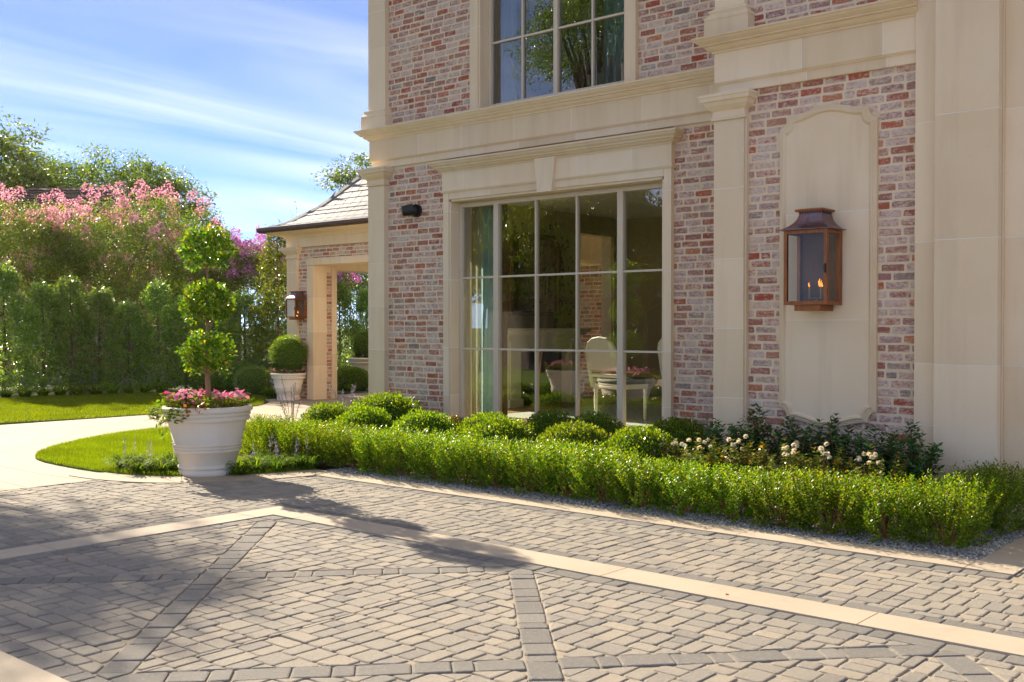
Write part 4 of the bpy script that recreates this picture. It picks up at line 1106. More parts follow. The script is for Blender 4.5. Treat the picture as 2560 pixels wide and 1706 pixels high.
while k < 20:
    t0_, t1_ = k*0.14, k*0.14+0.15
    z0_, z1_ = pz(t0_)+0.02, pz(t1_)+0.02
    b = MB()
    b.v = [(EX+t0_-0.02,EY+t0_+0.10,z0_-0.005),(EX+t0_,EY+t0_,z0_+0.03),(EX+t0_+0.10,EY+t0_-0.02,z0_-0.005),(EX+t1_-0.02,EY+t1_+0.10,z1_-0.012),(EX+t1_,EY+t1_,z1_+0.022),(EX+t1_+0.10,EY+t1_-0.02,z1_-0.012)]
    b.f = [(0,1,4,3),(1,2,5,4),(0,2,1),(3,4,5),(0,3,5,2)]
    b.build('hip_slate', SLATE, ro); k += 1

# ------------------------------------------------------------------ gas lanterns
def lantern(w, d, hb, hr, label):
    """body w wide, d deep, hb tall; origin at the middle of the back, bottom of the body"""
    t = empty('gas_lantern', (0,0,0), 0, label, 'lantern', 'copper gas lanterns on the walls')
    f = w*0.075; x0, x1 = -w/2, w/2
    b = MB()
    for (xa, xb) in ((x0, x0+f), (x1-f, x1)):
        b.box(xa, xb, -d, -d+f, 0, hb); b.box(xa, xb, -f*1.8, 0, 0, hb)
    for z in (0, hb-f*1.15):
        b.box(x0+f, x1-f, -d+0.001, -d+f-0.001, z+0.001, z+f*1.15-0.001)
        for xa in (x0+0.001, x1-f+0.001): b.box(xa, xa+f-0.002, -d+f, -f*1.8, z+0.001, z+f*1.15-0.001)
    b.build('frame', COPPER, t)
    MB().box(x0+f, x1-f, -0.012, -0.002, 0.002, hb-0.002).build('back_plate', PLATE, t)
    MB().box(x0+f, x1-f, -d+f, -f*1.8, 0.003, 0.012).build('floor_plate', COPPER, t)
    g = MB(); g.poly([(x0+f,-d+f*0.5,f),(x1-f,-d+f*0.5,f),(x1-f,-d+f*0.5,hb-f),(x0+f,-d+f*0.5,hb-f)]); g.build('glass_pane', LAMP_GLASS, t)
    for xa in (x0+f*0.5, x1-f*0.5):
        g = MB(); g.poly([(xa,-d+f,f),(xa,-f*1.8,f),(xa,-f*1.8,hb-f),(xa,-d+f,hb-f)]); g.build('glass_pane', LAMP_GLASS, t)
    r = MB(); e = w*0.10; prof = [(e, 0), (e, 0.006)]
    for i in range(9):
        s = i/8; prof.append((e*0.75-(w*0.24+e*0.75)*(1-(1-s)**2.1), 0.006+hr*0.80*s**1.15 if s else 0.006))
    prof += [(-w*0.235, hr*0.87)]
    for o, z in prof:
        yb = 0.0
        r.v += [(x0-o, yb, hb+z), (x0-o, -d-o, hb+z), (x1+o, -d-o, hb+z), (x1+o, yb, hb+z)]
    for i in range(len(prof)-1):
        for j in range(4): r.f.append((i*4+j, i*4+(j+1) % 4, (i+1)*4+(j+1) % 4, (i+1)*4+j))
    r.f += [(3,2,1,0)]
    ro_ = r.build('lantern_roof', COPPER_ROOF, t)
    xo = w*0.5-w*0.235+0.0; c = w*0.055; z = hb+hr*0.87
    MB().sweep([(-xo,0),(-xo,-d-0.235*-w),(xo,-d+0.235*w),(xo,0)], [(0,z),(c,z),(c*1.25,z+hr*0.05),(c,z+hr*0.11),(-0.02,z+hr*0.15)]).build('cap', COPPER, ro_)
    cp = MB(); cp.poly([(-xo,0,z+hr*0.13),(-xo,-d+0.235*w,z+hr*0.13),(xo,-d+0.235*w,z+hr*0.13),(xo,0,z+hr*0.13)]); cp.build('cap_top', COPPER, ro_)
    vs = MB()
    for i in range(9):
        x = -xo*0.86+i*xo*1.72/8; vs.box(x-w*0.014, x+w*0.014, -d+0.235*w-0.003, -d+0.235*w+0.01, hb+hr*0.765, hb+hr*0.835)
    for i in range(6):
        y = -d+0.235*w+0.02+i*(d-0.235*w-0.03)/6; vs.box(xo-0.01, xo+0.003, y, y+w*0.025, hb+hr*0.765, hb+hr*0.835)
    vs.build('vent_slot', BLACK, ro_)
    MB().box(-w*0.30, w*0.30, -d*0.86, -0.003, -hr*0.27, -0.001).build('base_box', COPPER, t)
    MB().box(x1-f*0.75, x1-f*0.25, -d-0.012, -d-0.001, hb*0.42, hb*0.54).build('latch', BLACK, t)
    br = MB(); yc = -d*0.45
    br.tube([(0.02,yc,0.012),(0.02,yc,hb*0.07)], w*0.03, 6).tube([(-w*0.10,yc,hb*0.085),(w*0.16,yc,hb*0.085)], w*0.025, 6)
    for x in (-w*0.10, w*0.16): br.tube([(x,yc,hb*0.08),(x,yc,hb*0.24)], w*0.018, 6)
    bo = br.build('burner', BRASS, t)
    for x, s in ((-w*0.11, 0.6), (w*0.135, 1.0), (w*0.175, 0.8), (w*0.20, 0.5)):
        k = hb*0.09*s
        MB().tube([(x,yc,hb*0.245),(x+0.003,yc,hb*0.245+k*0.35),(x-0.004,yc,hb*0.245+k*0.75),(x+0.004,yc,hb*0.245+k*1.25)], [0.003,0.012*s,0.008*s,0.0008], 6).build('flame', FLAME, t)
    return t
l1 = lantern(0.372, 0.295, 0.61, 0.178, 'large copper gas lantern with two flames on the stone cartouche')
l1.location = (-3.761, 8.345, 1.600)
l2 = lantern(0.30, 0.26, 0.37, 0.15, 'small copper gas lantern on the porch pavilion pilaster')
l2.location = (-16.60, PYF-0.05, 1.60)
# small black spotlight on the left brick panel
sp = empty('wall_spotlight', (-9.465, YM-0.006, 2.868), 0, 'small black spotlight on the brick left of the window', 'spotlight', None, 1.3)
MB().tube([(0,0,0),(0,-0.03,0)], 0.062, 20).build('mount', BLACK, sp, False)
MB().tube([(0.0,-0.02,0.0),(-0.03,-0.07,-0.005),(-0.05,-0.10,-0.008)], 0.038, 16).build('arm', BLACK, sp)
MB().tube([(-0.005,-0.05,0.01),(-0.075,-0.13,-0.01)], [0.058,0.05], 20).build('lamp_head', BLACK, sp)
MB().tube([(-0.076,-0.131,-0.0102),(-0.079,-0.1345,-0.011)], 0.036, 16).build('lens', plain('lens', (0.08,0.10,0.05), 0.1, 0.6), sp)

# ------------------------------------------------------------------ neighbour's house beyond the hedge
nb = empty('neighbour_house', (-37.5, 18.0, -0.09), R(40), 'brick neighbour house with brown shingle hip roof behind the flowering trees', 'house')
MB().box(-6,6,-4,4,0,3.6).build('wall', FARBRICK, nb)
nr = MB(); L0 = [(-6.6,-4.6,3.5),(6.6,-4.6,3.5),(6.6,4.6,3.5),(-6.6,4.6,3.5)]
rows = 26
for i in range(rows):
    s0, s1 = i/rows, (i+1)/rows
    def ring(s, dz): return [(-6.6+4.4*s,-4.6+4.6*s,3.5+3.0*s+dz),(6.6-4.4*s,-4.6+4.6*s,3.5+3.0*s+dz),(6.6-4.4*s,4.6-4.6*s,3.5+3.0*s+dz),(-6.6+4.4*s,4.6-4.6*s,3.5+3.0*s+dz)]
    a, b = ring(s0, 0.03), ring(s1, 0.0)
    for j in range(4): nr.poly([a[j], a[(j+1) % 4], b[(j+1) % 4], b[j]])
nr.poly([p for p in L0][::-1]); nr.build('roof', SHINGLE, nb)
for x in (-4, -1.3, 1.3, 4):
    wn_ = MB().box(x-0.55,x+0.55,-4.06,-3.98,0.9,2.6).build('window', FARTRIM, nb); MB().box(x-0.47,x+0.47,-4.08,-4.05,0.98,2.52).build('pane', plain('far_pane', (0.05,0.06,0.07), 0.1, 0.5), wn_)
# low brick garden wall along the hedge
# ------------------------------------------------------------------ plant builders (each returns a prototype thing)
def plant(name, label, cat, group=None): return empty(name, (0,0,0), 0, label, cat, group)
def place(proto, used, loc, rz=0.0, sc=1.0, label=None, group=None):
    o = copy_tree(proto) if used else proto
    o.location = loc; o.rotation_euler.z = rz; o.scale = (sc, sc, sc) if isinstance(sc, (int, float)) else sc
    if label: o['label'] = label
    if group: o['group'] = group
    return o
def u_of(x, y): return (0.76*x+0.65*y)/(-0.65*x+0.76*y)
def bez(a, b, c, t): return a*(1-t)**2 + b*2*t*(1-t) + c*t**2

def hedge_plant(seed, w=0.52, h=0.42):
    """upright boxwood: many thin shoots fanning from a few stems, square-clipped top"""
    g = np.random.default_rng(seed); t = plant('hedge_boxwood', '', 'shrub'); st = MB(); V = []
    for k in range(9):
        a = g.uniform(0, 6.28); r = g.uniform(0.05, 0.15)
        p0 = np.array([g.normal(0, 0.02), g.normal(0, 0.02), 0.0]); p2 = np.array([r*math.cos(a), r*math.sin(a), g.uniform(0.24, 0.38)])
        p1 = p0*0.5+p2*0.5+np.array([0.03*math.cos(a), 0.03*math.sin(a), -0.03])
        st.tube([tuple(bez(p0, p1, p2, s)) for s in (0, .35, .7, 1)], [0.007, 0.006, 0.004, 0.002], 5)
    st.build('stem', TWIG, t)
    S = 320
    for k in range(S):
        ang = g.uniform(0, 6.28)
        ex, ey = g.uniform(-w/2, w/2), g.uniform(-w/2, w/2)
        side = g.random() < 0.45
        ez = h*(g.uniform(0.10, 0.92) if side else g.uniform(0.86, 1.07))
        if side:
            q = max(abs(ex), abs(ey)) or 1; ex, ey = ex/q*w*0.5*g.uniform(0.85, 1.08)*min(1, 0.72+ez/h*0.4), ey/q*w*0.5*g.uniform(0.85, 1.08)*min(1, 0.72+ez/h*0.4)
        e = np.array([ex, ey, ez]); b = np.array([ex*0.30, ey*0.30, ez*0.25]); mid = np.array([ex*0.85, ey*0.85, ez*0.6])
        n = int(g.integers(16, 26)); s = np.linspace(0.32, 1.0, n)[:, None]
        P = b*(1-s)**2+mid*2*s*(1-s)+e*s**2
        T = unit(2*(1-s)*(mid-b)+2*s*(e-mid)); az = np.arange(n)*2.4+ang
        o = np.stack([np.cos(az), np.sin(az), np.zeros(n)], 1); A = unit(T*0.75+o*0.8+np.array([0, 0, 0.12]))
        N = unit(np.cross(A, np.cross(T, A))+g.normal(0, 0.3, (n, 3)))
        V.append(leaf_verts(P+o*0.004, A, N, g.uniform(0.016, 0.025, n), g.uniform(0.010, 0.015, n)))
    link('foliage', leaf_mesh('foliage', np.concatenate(V), BOX_L), t); return t

def mound_plant(seed, r=0.30, hh=0.42, mat=BOX_D):
    """clipped boxwood mound"""
    g = np.random.default_rng(seed); t = plant('clipped_boxwood', '', 'shrub')
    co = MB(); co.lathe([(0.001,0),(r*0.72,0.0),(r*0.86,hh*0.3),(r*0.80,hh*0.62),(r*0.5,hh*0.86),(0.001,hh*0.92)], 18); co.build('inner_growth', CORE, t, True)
    n = 6500; d = fib_dirs(n); d += g.normal(0, 0.03, d.shape); d = unit(d); d = d[d[:, 2] > -0.62]; n = len(d)
    lump = 1+0.05*np.sin(d[:, 0]*7+seed)*np.sin(d[:, 1]*6+1)+0.03*np.sin(d[:, 2]*8+d[:, 0]*9+seed)+g.normal(0, 0.014, n)+(g.random(n) < 0.02)*g.uniform(0, 0.10, n)
    k = (g.uniform(0.82, 1.03, n)*lump)[:, None]
    P = d*np.array([r, r, hh*0.52])*k + np.array([0, 0, hh*0.48])
    A = unit(d*0.8+g.normal(0, 0.55, (n, 3))+np.array([0, 0, 0.35])); N = unit(d+g.normal(0, 0.5, (n, 3)))
    V = leaf_verts(P, A, N, g.uniform(0.016, 0.026, n), g.uniform(0.010, 0.015, n))
    link('foliage', leaf_mesh('foliage', V, mat), t)
    st = MB()
    for i in range(5): a = i*1.26; st.tube([(0.03*math.cos(a),0.03*math.sin(a),-0.02),(0.12*math.cos(a),0.12*math.sin(a),hh*0.5)], 0.006, 5)
    st.build('stem', TWIG, t); return t

def shoot_bush(name, cat, seed, n_shoots, spread, h, leaf, wid, per, mat, droop=0.1, core=None, base=0.06, stem_mat=TWIG):
    """bush of leafy shoots; leaves whorled along the upper part of each shoot"""
    g = np.random.default_rng(seed); t = plant(name, '', cat); st = MB(); V = []
    for k in range(n_shoots):
        a = g.uniform(0, 6.28); rr = spread*math.sqrt(g.random()); e = np.array([rr*math.cos(a), rr*math.sin(a), h*g.uniform(0.62, 1.08)*(1-0.25*(rr/spread)**2)])
        b = np.array([g.normal(0, base), g.normal(0, base), 0]); m_ = np.array([e[0]*0.5, e[1]*0.5, e[2]*0.65])
        if k < 16: st.tube([tuple(bez(b, m_, e, s)) for s in (0, .33, .66, 1)], [0.006, 0.005, 0.004, 0.0015], 4)
        n = per; s = np.linspace(0.22, 1.0, n)[:, None]+g.normal(0, 0.02, (n, 1))
        P = b*(1-s)**2+m_*2*s*(1-s)+e*s**2; T = unit(2*(1-s)*(m_-b)+2*s*(e-m_)); az = np.arange(n)*2.4+a
        o = np.stack([np.cos(az), np.sin(az), np.full(n, -droop)], 1); A = unit(T*0.55+o+g.normal(0, 0.15, (n, 3)))
        N = unit(np.cross(A, np.cross(T, A))+g.normal(0, 0.25, (n, 3)))
        V.append(leaf_verts(P, A, N, leaf*g.uniform(0.7, 1.15, n), wid*g.uniform(0.8, 1.15, n)))
    st.build('stem', stem_mat, t); link('foliage', leaf_mesh('foliage', np.concatenate(V), mat), t); return t

def petal_cluster(centers, normals, r, petals, g, cup=0.35):
    """flowers of several petals round each centre"""
    V = []
    for c, nrm in zip(centers, normals):
        nrm = np.array(nrm)/np.linalg.norm(nrm); a = np.cross(nrm, [0.3, 0.2, 0.9]); a /= np.linalg.norm(a); b = np.cross(nrm, a); ph = g.uniform(0, 6.28)
        th = ph+np.arange(petals)*2*math.pi/petals
        A = np.cos(th)[:, None]*a+np.sin(th)[:, None]*b+cup*nrm; P = np.repeat(np.array(c)[None], petals, 0)
        V.append(leaf_verts(P, A, np.repeat(nrm[None], petals, 0), r, r*0.85, 0.02))
    return np.concatenate(V)

def topiary(seed):
    """three-tier standard: trunk with three leafy balls"""
    g = np.random.default_rng(seed); t = plant('topiary_tree', '', 'tree'); st = MB()
    st.tube([(0,0,0.50),(0.008,0.004,0.78),(-0.004,0.0,1.0),(0.0,0.004,1.35),(0.004,0,1.72),(0,0,2.1)], [0.034,0.029,0.022,0.018,0.013,0.008], 8)
    for zc in (1.14, 1.64, 2.16):
        for i in range(12):
            a = g.uniform(0, 6.28); l = g.uniform(0.10, 0.20)
            z0 = zc-0.22+g.uniform(0, 0.12); st.tube([(0,0,z0),(l*0.5*math.cos(a),l*0.5*math.sin(a),z0+0.06),(l*math.cos(a),l*math.sin(a),z0+0.13+g.uniform(0, 0.1))], [0.009,0.006,0.003], 5)
    st.build('trunk', BARK_PALE, t)
    for zc, r in ((1.15, 0.245), (1.645, 0.235), (2.165, 0.245)):
        n = 2300; d = rand_dirs(n); d = d[d[:, 2] > -0.80]; n = len(d)
        k = (g.uniform(0.45, 1.06, n)**0.7)[:, None]*(1+0.13*np.sin(d[:, 0]*5+zc*7)*np.sin(d[:, 1]*4+d[:, 2]*5)+0.05*np.sin(d[:, 2]*9+zc))[:, None]
        P = d*r*k*np.array([1, 1, 0.92])+np.array([0, 0, zc])
        A = unit(d*0.45+g.normal(0, 0.65, (n, 3))+np.array([0, 0, 0.2])); N = unit(d*0.7+g.normal(0, 0.5, (n, 3))+np.array([0, 0, 0.5]))
        V = leaf_verts(P, A, N, g.uniform(0.032, 0.052, n), g.uniform(0.020, 0.030, n))
        link('leaf_ball', leaf_mesh('leaf_ball', V, TOPI), t)
    return t

def cone_shrub(seed, w=1.15, h=2.45, leaf=0.070, mat=HOLLY, n=7000, name='holly_shrub'):
    g = np.random.default_rng(seed); t = plant(name, '', 'shrub')
    B = 300
    st = MB(); st.tube([(0,0,-0.05),(0.02,0,h*0.4),(0,0,h*0.9)], [0.04,0.03,0.01], 6)
    V = []; m_ = n//B
    for i in range(B):
        z = h*g.uniform(0.03, 0.95)**0.9; f = z/h; rad = w*0.5*(1.02-0.25*(0.35-f)**2)*max(0.02, 1-f**1.5)**0.8*g.uniform(0.75, 1.18)+0.05
        a = g.uniform(0, 6.28); d = np.array([math.cos(a), math.sin(a), 0.55+f]); d /= np.linalg.norm(d)
        tip = np.array([rad*math.cos(a), rad*math.sin(a), z+0.10]); root = tip*np.array([0.35, 0.35, 1])-np.array([0, 0, 0.22])
        s = g.uniform(0.15, 1.05, m_)[:, None]; P = root+(tip-root)*s; P += g.normal(0, 0.035, P.shape)
        A = unit(d+g.normal(0, 0.75, (m_, 3))); N = unit(g.normal(0, 0.6, (m_, 3))+np.array([0, 0, 0.9])+d*0.5)
        V.append(leaf_verts(P, A, N, leaf*g.uniform(0.7, 1.2, m_), leaf*0.5*g.uniform(0.8, 1.2, m_)))
    for i in range(5):           # leader shoots at the top
        P0 = np.array([g.normal(0, w*0.07), g.normal(0, w*0.07), h*0.84]); k = 26; s = np.linspace(0, 1, k)[:, None]
        P = P0+np.array([g.normal(0, 0.03), g.normal(0, 0.03), h*g.uniform(0.10, 0.20)])*s; az = np.arange(k)*2.4
        A = np.stack([np.cos(az), np.sin(az), np.full(k, 0.8)], 1); V.append(leaf_verts(P, A, np.stack([-np.cos(az), -np.sin(az), np.full(k, 1.0)], 1), leaf, leaf*0.5))
    st.build('stem', BARK, t); link('foliage', leaf_mesh('foliage', np.concatenate(V), mat), t); return t

def clump_tree(seed, name, crown, n_clumps, per, leaf, mat, trunk_h, trunks=1, bark=BARK, bloom=None, bloom_n=0, clump_r=0.35, gap=0.0):
    """crown: list of ellipsoids (cx,cy,cz,rx,ry,rz); leaves in clumps around branch tips"""
    g = np.random.default_rng(seed); t = plant(name, '', 'tree'); tr = MB(); V = []; tips = []
    vol = np.array([c[3]*c[4]*c[5] for c in crown])**0.67; vol = vol/vol.sum()
    for i in range(n_clumps):
        c = crown[int(g.choice(len(crown), p=vol))]; d = rand_dirs(1)[0]
        if d[2] < -0.3: d[2] *= -0.4
        k = g.uniform(0.35, 1.0)**0.45
        p = np.array(c[:3])+d*np.array(c[3:])*k; tips.append((p, d, k))
        rr = clump_r*g.uniform(0.6, 1.25)
        q = g.normal(0, 1, (per, 3)); q = unit(q)*(g.random((per, 1))**0.4)*rr*np.array([1, 1, 0.62])
        A = unit(q+g.normal(0, 0.2, q.shape)+np.array([0, 0, -0.15*rr])); N = unit(g.normal(0, 0.5, q.shape)+np.array([0, 0, 0.8]))
        V.append(leaf_verts(p+q, A, N, leaf*g.uniform(0.65, 1.25, per), leaf*0.5*g.uniform(0.7, 1.2, per)))
    cc = np.mean([c[:3] for c in crown], 0)
    for k in range(trunks):
        a = g.uniform(0, 6.28); o = 0.12*(trunks > 1)
        b = np.array([o*math.cos(a), o*math.sin(a), 0]); top = np.array([cc[0]*0.6+o*6*math.cos(a), cc[1]*0.6+o*6*math.sin(a), trunk_h])
        r0 = 0.045*trunk_h/(1.6 if trunks > 1 else 1.0)
        tr.tube([tuple(b), tuple(b*0.5+top*0.5+np.array([0, 0, 0.1])), tuple(top)], [r0, r0*0.75, r0*0.6], 7)
        for j in range(max(6, 26//trunks)):
            p = tips[int(g.integers(len(tips)))][0]; m_ = top*0.45+p*0.55; m_[2] = top[2]*0.35+p[2]*0.65
            tr.tube([tuple(top), tuple(m_), tuple(p)], [r0*0.5, r0*0.28, r0*0.06], 5)
    tr.build('trunk', bark, t); link('crown', leaf_mesh('crown', np.concatenate(V), mat), t)
    if bloom:
        F = []
        cand = sorted(tips, key=lambda x: -(x[0][2]*0.45+x[2]*2+g.random()*2.2))[:bloom_n]
        for p, d, k in cand:
            m_ = 75; h = g.uniform(0.16, 0.34); q = g.normal(0, 1, (m_, 3)); z = g.random(m_)
            q = unit(q)*((1-z*0.6)*g.uniform(0.14, 0.24))[:, None]; q[:, 2] = q[:, 2]*0.7+z*h
            F.append(leaf_verts(p+unit(d[None]+np.array([[0, 0, 0.7]]))[0]*clump_r*0.75+q, unit(g.normal(0, 1, q.shape)), unit(g.normal(0, 1, q.shape)), 0.05, 0.045, 0.1))
        link('blossom', leaf_mesh('blossom', np.concatenate(F), bloom), t)
    return t

def blades(P, h, w, lean, g, mat, name):
    n = len(P); a = g.uniform(0, 6.28, n); S = np.stack([np.cos(a), np.sin(a), np.zeros(n)], 1)
    D = np.stack([-np.sin(a)*lean, np.cos(a)*lean, np.ones(n)], 1)+g.normal(0, 0.22, (n, 3)); H = (h*g.uniform(0.55, 1.2, n))[:, None]
    V = np.stack([P-S*w/2, P+S*w/2, P+unit(D)*H], 1).reshape(-1, 3)
    return np_mesh(name, V, np.arange(3*n).reshape(-1, 3), mat)
def scatter(poly, n, g):
    xs_, ys_ = [p[0] for p in poly], [p[1] for p in poly]; out = np.empty((0, 2)); P = np.array(poly)
    while len(out) < n:
        q = np.stack([g.uniform(min(xs_), max(xs_), n), g.uniform(min(ys_), max(ys_), n)], 1)
        ins = np.zeros(len(q), bool); j = len(P)-1
        for i in range(len(P)):
            c = (P[i, 1] > q[:, 1]) != (P[j, 1] > q[:, 1])
            with np.errstate(divide='ignore', invalid='ignore'): xx = (P[j, 0]-P[i, 0])*(q[:, 1]-P[i, 1])/(P[j, 1]-P[i, 1])+P[i, 0]
            ins ^= c & (q[:, 0] < xx); j = i
        out = np.concatenate([out, q[ins]])
    return out[:n]

# ------------------------------------------------------------------ lawns, gravel
g0 = np.random.default_rng(3)
lawn_poly = isl_front + [(-9.98,9.12),(-9.98,6.72)]
q = scatter(lawn_poly, 170000, g0)
o = link('island_grass', blades(np.c_[q, np.full(len(q), 0.010)], 0.042, 0.0055, 0.35, g0, GRASS, 'island_grass')); tag(o, 'short bright grass on the rounded lawn island', 'grass', kind='stuff')
far_poly = [(-15.75,2),(-15.9,6.5),(-15.62,7.9),(-15.58,9.3),(-15.66,10.9),(-15.9,11.6),(-16.4,12.05),(-16.95,12.35),(-17.25,12.7),(-17.4,13.3),(-18.9,13.6),(-20.3,12.5),(-21.1,10.3),(-21.5,6.0),(-21.5,2)]
q = scatter(far_poly, 170000, g0)
o = link('far_grass', blades(np.c_[q, np.full(len(q), 0.008)], 0.045, 0.010, 0.35, g0, GRASS, 'far_grass')); tag(o, 'sunlit grass of the lawn before the tall hedge', 'grass', kind='stuff')
def pebbles(pts, r0, r1, z, g, mat, name):
    base = np.array([(1,0,0),(-1,0,0),(0,1,0),(0,-1,0),(0,0,1),(0,0,-1)], float)
    tri = np.array([(0,2,4),(2,1,4),(1,3,4),(3,0,4),(2,0,5),(1,2,5),(3,1,5),(0,3,5)])
    n = len(pts); s = g.uniform(r0, r1, (n, 1, 1)); B = base[None]*g.uniform(0.65, 1.25, (n, 6, 1))*np.array([1, 0.85, 0.6])
    a = g.uniform(0, 6.28, n); c, sn = np.cos(a)[:, None], np.sin(a)[:, None]
    X = B[..., 0]*c-B[..., 1]*sn; Y = B[..., 0]*sn+B[..., 1]*c
    V = np.stack([X, Y, B[..., 2]], 2)*s+np.c_[pts, np.full(n, z)][:, None, :]+g.normal(0, 0.003, (n, 1, 3))
    return np_mesh(name, V.reshape(-1, 3), (tri[None]+np.arange(n)[:, None, None]*6).reshape(-1, 3), mat)
q = np.concatenate([scatter([(-8.2,6.71),(-2.01,6.71),(-2.01,7.15),(-8.2,7.15)], 12000, g0), scatter([(-2.6,6.9),(-2.01,6.9),(-2.01,8.2),(-2.6,8.2)], 4200, g0), scatter([(-4.4,7.1),(-2.3,7.1),(-2.3,8.3),(-4.4,8.3)], 3500, g0)])
o = link('gravel', pebbles(q, 0.008, 0.019, -0.003, g0, GRAVEL, 'gravel')); tag(o, 'blue-grey gravel along the kerb under the hedge', 'gravel', kind='stuff')

# ------------------------------------------------------------------ front hedge
hp = [hedge_plant(s) for s in (11, 12, 13)]; used = [0, 0, 0]
xs = np.linspace(-9.62, -2.28, 20)
for i, x in enumerate(xs):
    k = i % 3
    place(hp[k], used[k], (float(x)+random.uniform(-0.03, 0.03), 6.99+random.uniform(-0.04, 0.04)+(0.05 if x < -8.2 else 0), -0.01), random.uniform(0, 6.28), (1.0+random.uniform(-0.05, 0.1), 1.0+random.uniform(-0.05, 0.08), (0.97 if x < -4.9 else 0.9)+random.uniform(-0.04, 0.08)),
          'loose upright boxwood, %s in the front hedge row by the kerb' % nth(i), 'front boxwood hedge'); used[k] += 1
for i, (x, y, s) in enumerate(((-2.28, 7.46, 1.02), (-2.22, 7.86, 1.05))):
    place(hp[(i+1) % 3], 1, (x, y, -0.01), 1.0+i*2, s, ('shaded boxwood behind the right end of the front hedge', 'shaded boxwood nearest the entry pier')[i], 'front boxwood hedge')
# clipped mounds
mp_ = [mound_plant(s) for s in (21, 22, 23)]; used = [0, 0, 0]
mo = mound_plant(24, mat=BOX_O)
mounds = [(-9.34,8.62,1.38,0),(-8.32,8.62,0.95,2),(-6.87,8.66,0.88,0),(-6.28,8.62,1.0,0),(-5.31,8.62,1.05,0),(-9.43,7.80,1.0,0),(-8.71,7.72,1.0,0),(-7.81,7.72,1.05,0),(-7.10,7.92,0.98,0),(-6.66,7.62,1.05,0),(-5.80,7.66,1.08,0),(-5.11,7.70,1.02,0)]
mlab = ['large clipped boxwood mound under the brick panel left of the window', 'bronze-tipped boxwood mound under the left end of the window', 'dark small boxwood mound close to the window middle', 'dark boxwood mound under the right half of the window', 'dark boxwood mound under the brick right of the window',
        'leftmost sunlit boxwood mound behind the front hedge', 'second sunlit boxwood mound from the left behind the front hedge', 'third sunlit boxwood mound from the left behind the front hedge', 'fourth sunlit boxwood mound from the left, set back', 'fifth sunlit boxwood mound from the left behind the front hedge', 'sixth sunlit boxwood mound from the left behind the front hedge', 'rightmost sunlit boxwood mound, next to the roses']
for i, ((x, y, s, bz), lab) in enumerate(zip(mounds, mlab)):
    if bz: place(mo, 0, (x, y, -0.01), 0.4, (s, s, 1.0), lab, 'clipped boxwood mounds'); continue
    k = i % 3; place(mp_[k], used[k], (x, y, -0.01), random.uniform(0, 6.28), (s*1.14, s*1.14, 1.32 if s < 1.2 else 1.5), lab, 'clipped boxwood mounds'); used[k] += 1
# dark gardenias at the bay wall
gp = [shoot_bush('gardenia_shrub', 'shrub', s, 50, 0.22, 0.72, 0.062, 0.026, 34, GARD) for s in (31, 32)]; used = [0, 0]
for i, (x, y, s) in enumerate(((-4.52,8.02,0.9),(-4.16,7.98,1.0),(-3.82,8.02,0.98),(-3.48,7.98,0.95),(-3.14,7.98,0.95),(-2.84,7.92,0.92))):
    k = i % 2; place(gp[k], used[k], (x, y, -0.01), random.uniform(0, 6.28), s, 'dark glossy gardenia, %s along the bay wall' % nth(i), 'gardenias under the cartouche'); used[k] += 1
# roses
def rose(seed):
    t = shoot_bush('rose_bush', 'rose bush', seed, 56, 0.25, 0.54, 0.036, 0.023, 36, ROSEL, 0.15)
    g = np.random.default_rng(seed+5); cs_, ns_ = [], []
    for c in range(3):
        a = g.uniform(0, 6.28); r = g.uniform(0.05, 0.2); b = np.array([r*math.cos(a), r*math.sin(a), g.uniform(0.44, 0.56)])
        for j in range(int(g.integers(1, 5))): cs_.append(b+g.normal(0, 0.028, 3)); ns_.append(np.array([g.normal(0, .4), g.normal(0, .4), 1.0]))
    for c1, n1 in zip(cs_, ns_):
        V = np.concatenate([petal_cluster([c1], [n1], r, k, g, cup) for r, cup, k in ((0.024, 0.1, 7), (0.023, 0.6, 7), (0.020, 1.3, 6), (0.014, 2.4, 5), (0.022, -0.5, 7))])
        link('bloom', leaf_mesh('bloom', V, ROSEW), t)
    return t
rp = [rose(41), rose(47)]; used = [0, 0]
for i, (x, y, s) in enumerate(((-4.72,7.62,0.85),(-4.38,7.50,1.0),(-4.02,7.56,1.0),(-3.66,7.46,1.02),(-3.30,7.46,1.0),(-2.92,7.44,1.0))):
    k = i % 2; place(rp[k], used[k], (x, y, -0.01), random.uniform(0, 6.28), s, 'cream-flowered rose bush, %s behind the front hedge' % nth(i), 'cream roses'); used[k] += 1

# ------------------------------------------------------------------ planters
def pot(sc, loc, label, group='white planters'):
    t = empty('planter', loc, 0, label, 'planter', group, sc)
    prof = [(0.001,0.0),(0.262,0.0),(0.272,0.012),(0.272,0.048),(0.262,0.056),(0.262,0.062),(0.276,0.068),(0.278,0.092),(0.266,0.100),(0.268,0.106),
            (0.300,0.222),(0.314,0.228),(0.316,0.248),(0.304,0.254),(0.305,0.258),(0.322,0.262),(0.323,0.276),(0.310,0.282),(0.311,0.287),(0.329,0.291),(0.331,0.306),(0.317,0.312),
            (0.368,0.512),(0.370,0.520),(0.394,0.526),(0.402,0.548),(0.396,0.560),(0.386,0.566),(0.398,0.572),(0.408,0.586),(0.404,0.598),(0.394,0.602),(0.412,0.608),(0.426,0.622),(0.428,0.642),(0.418,0.657),(0.397,0.664),(0.380,0.657),(0.366,0.63),(0.36,0.58)]
    b = MB(); b.lathe(prof, 64); b.build('pot_body', POT, t, True)
    s = MB(); s.lathe([(0.001,0.61),(0.366,0.60)], 32); s.build('soil', SOIL, t)
    return t
VB = []
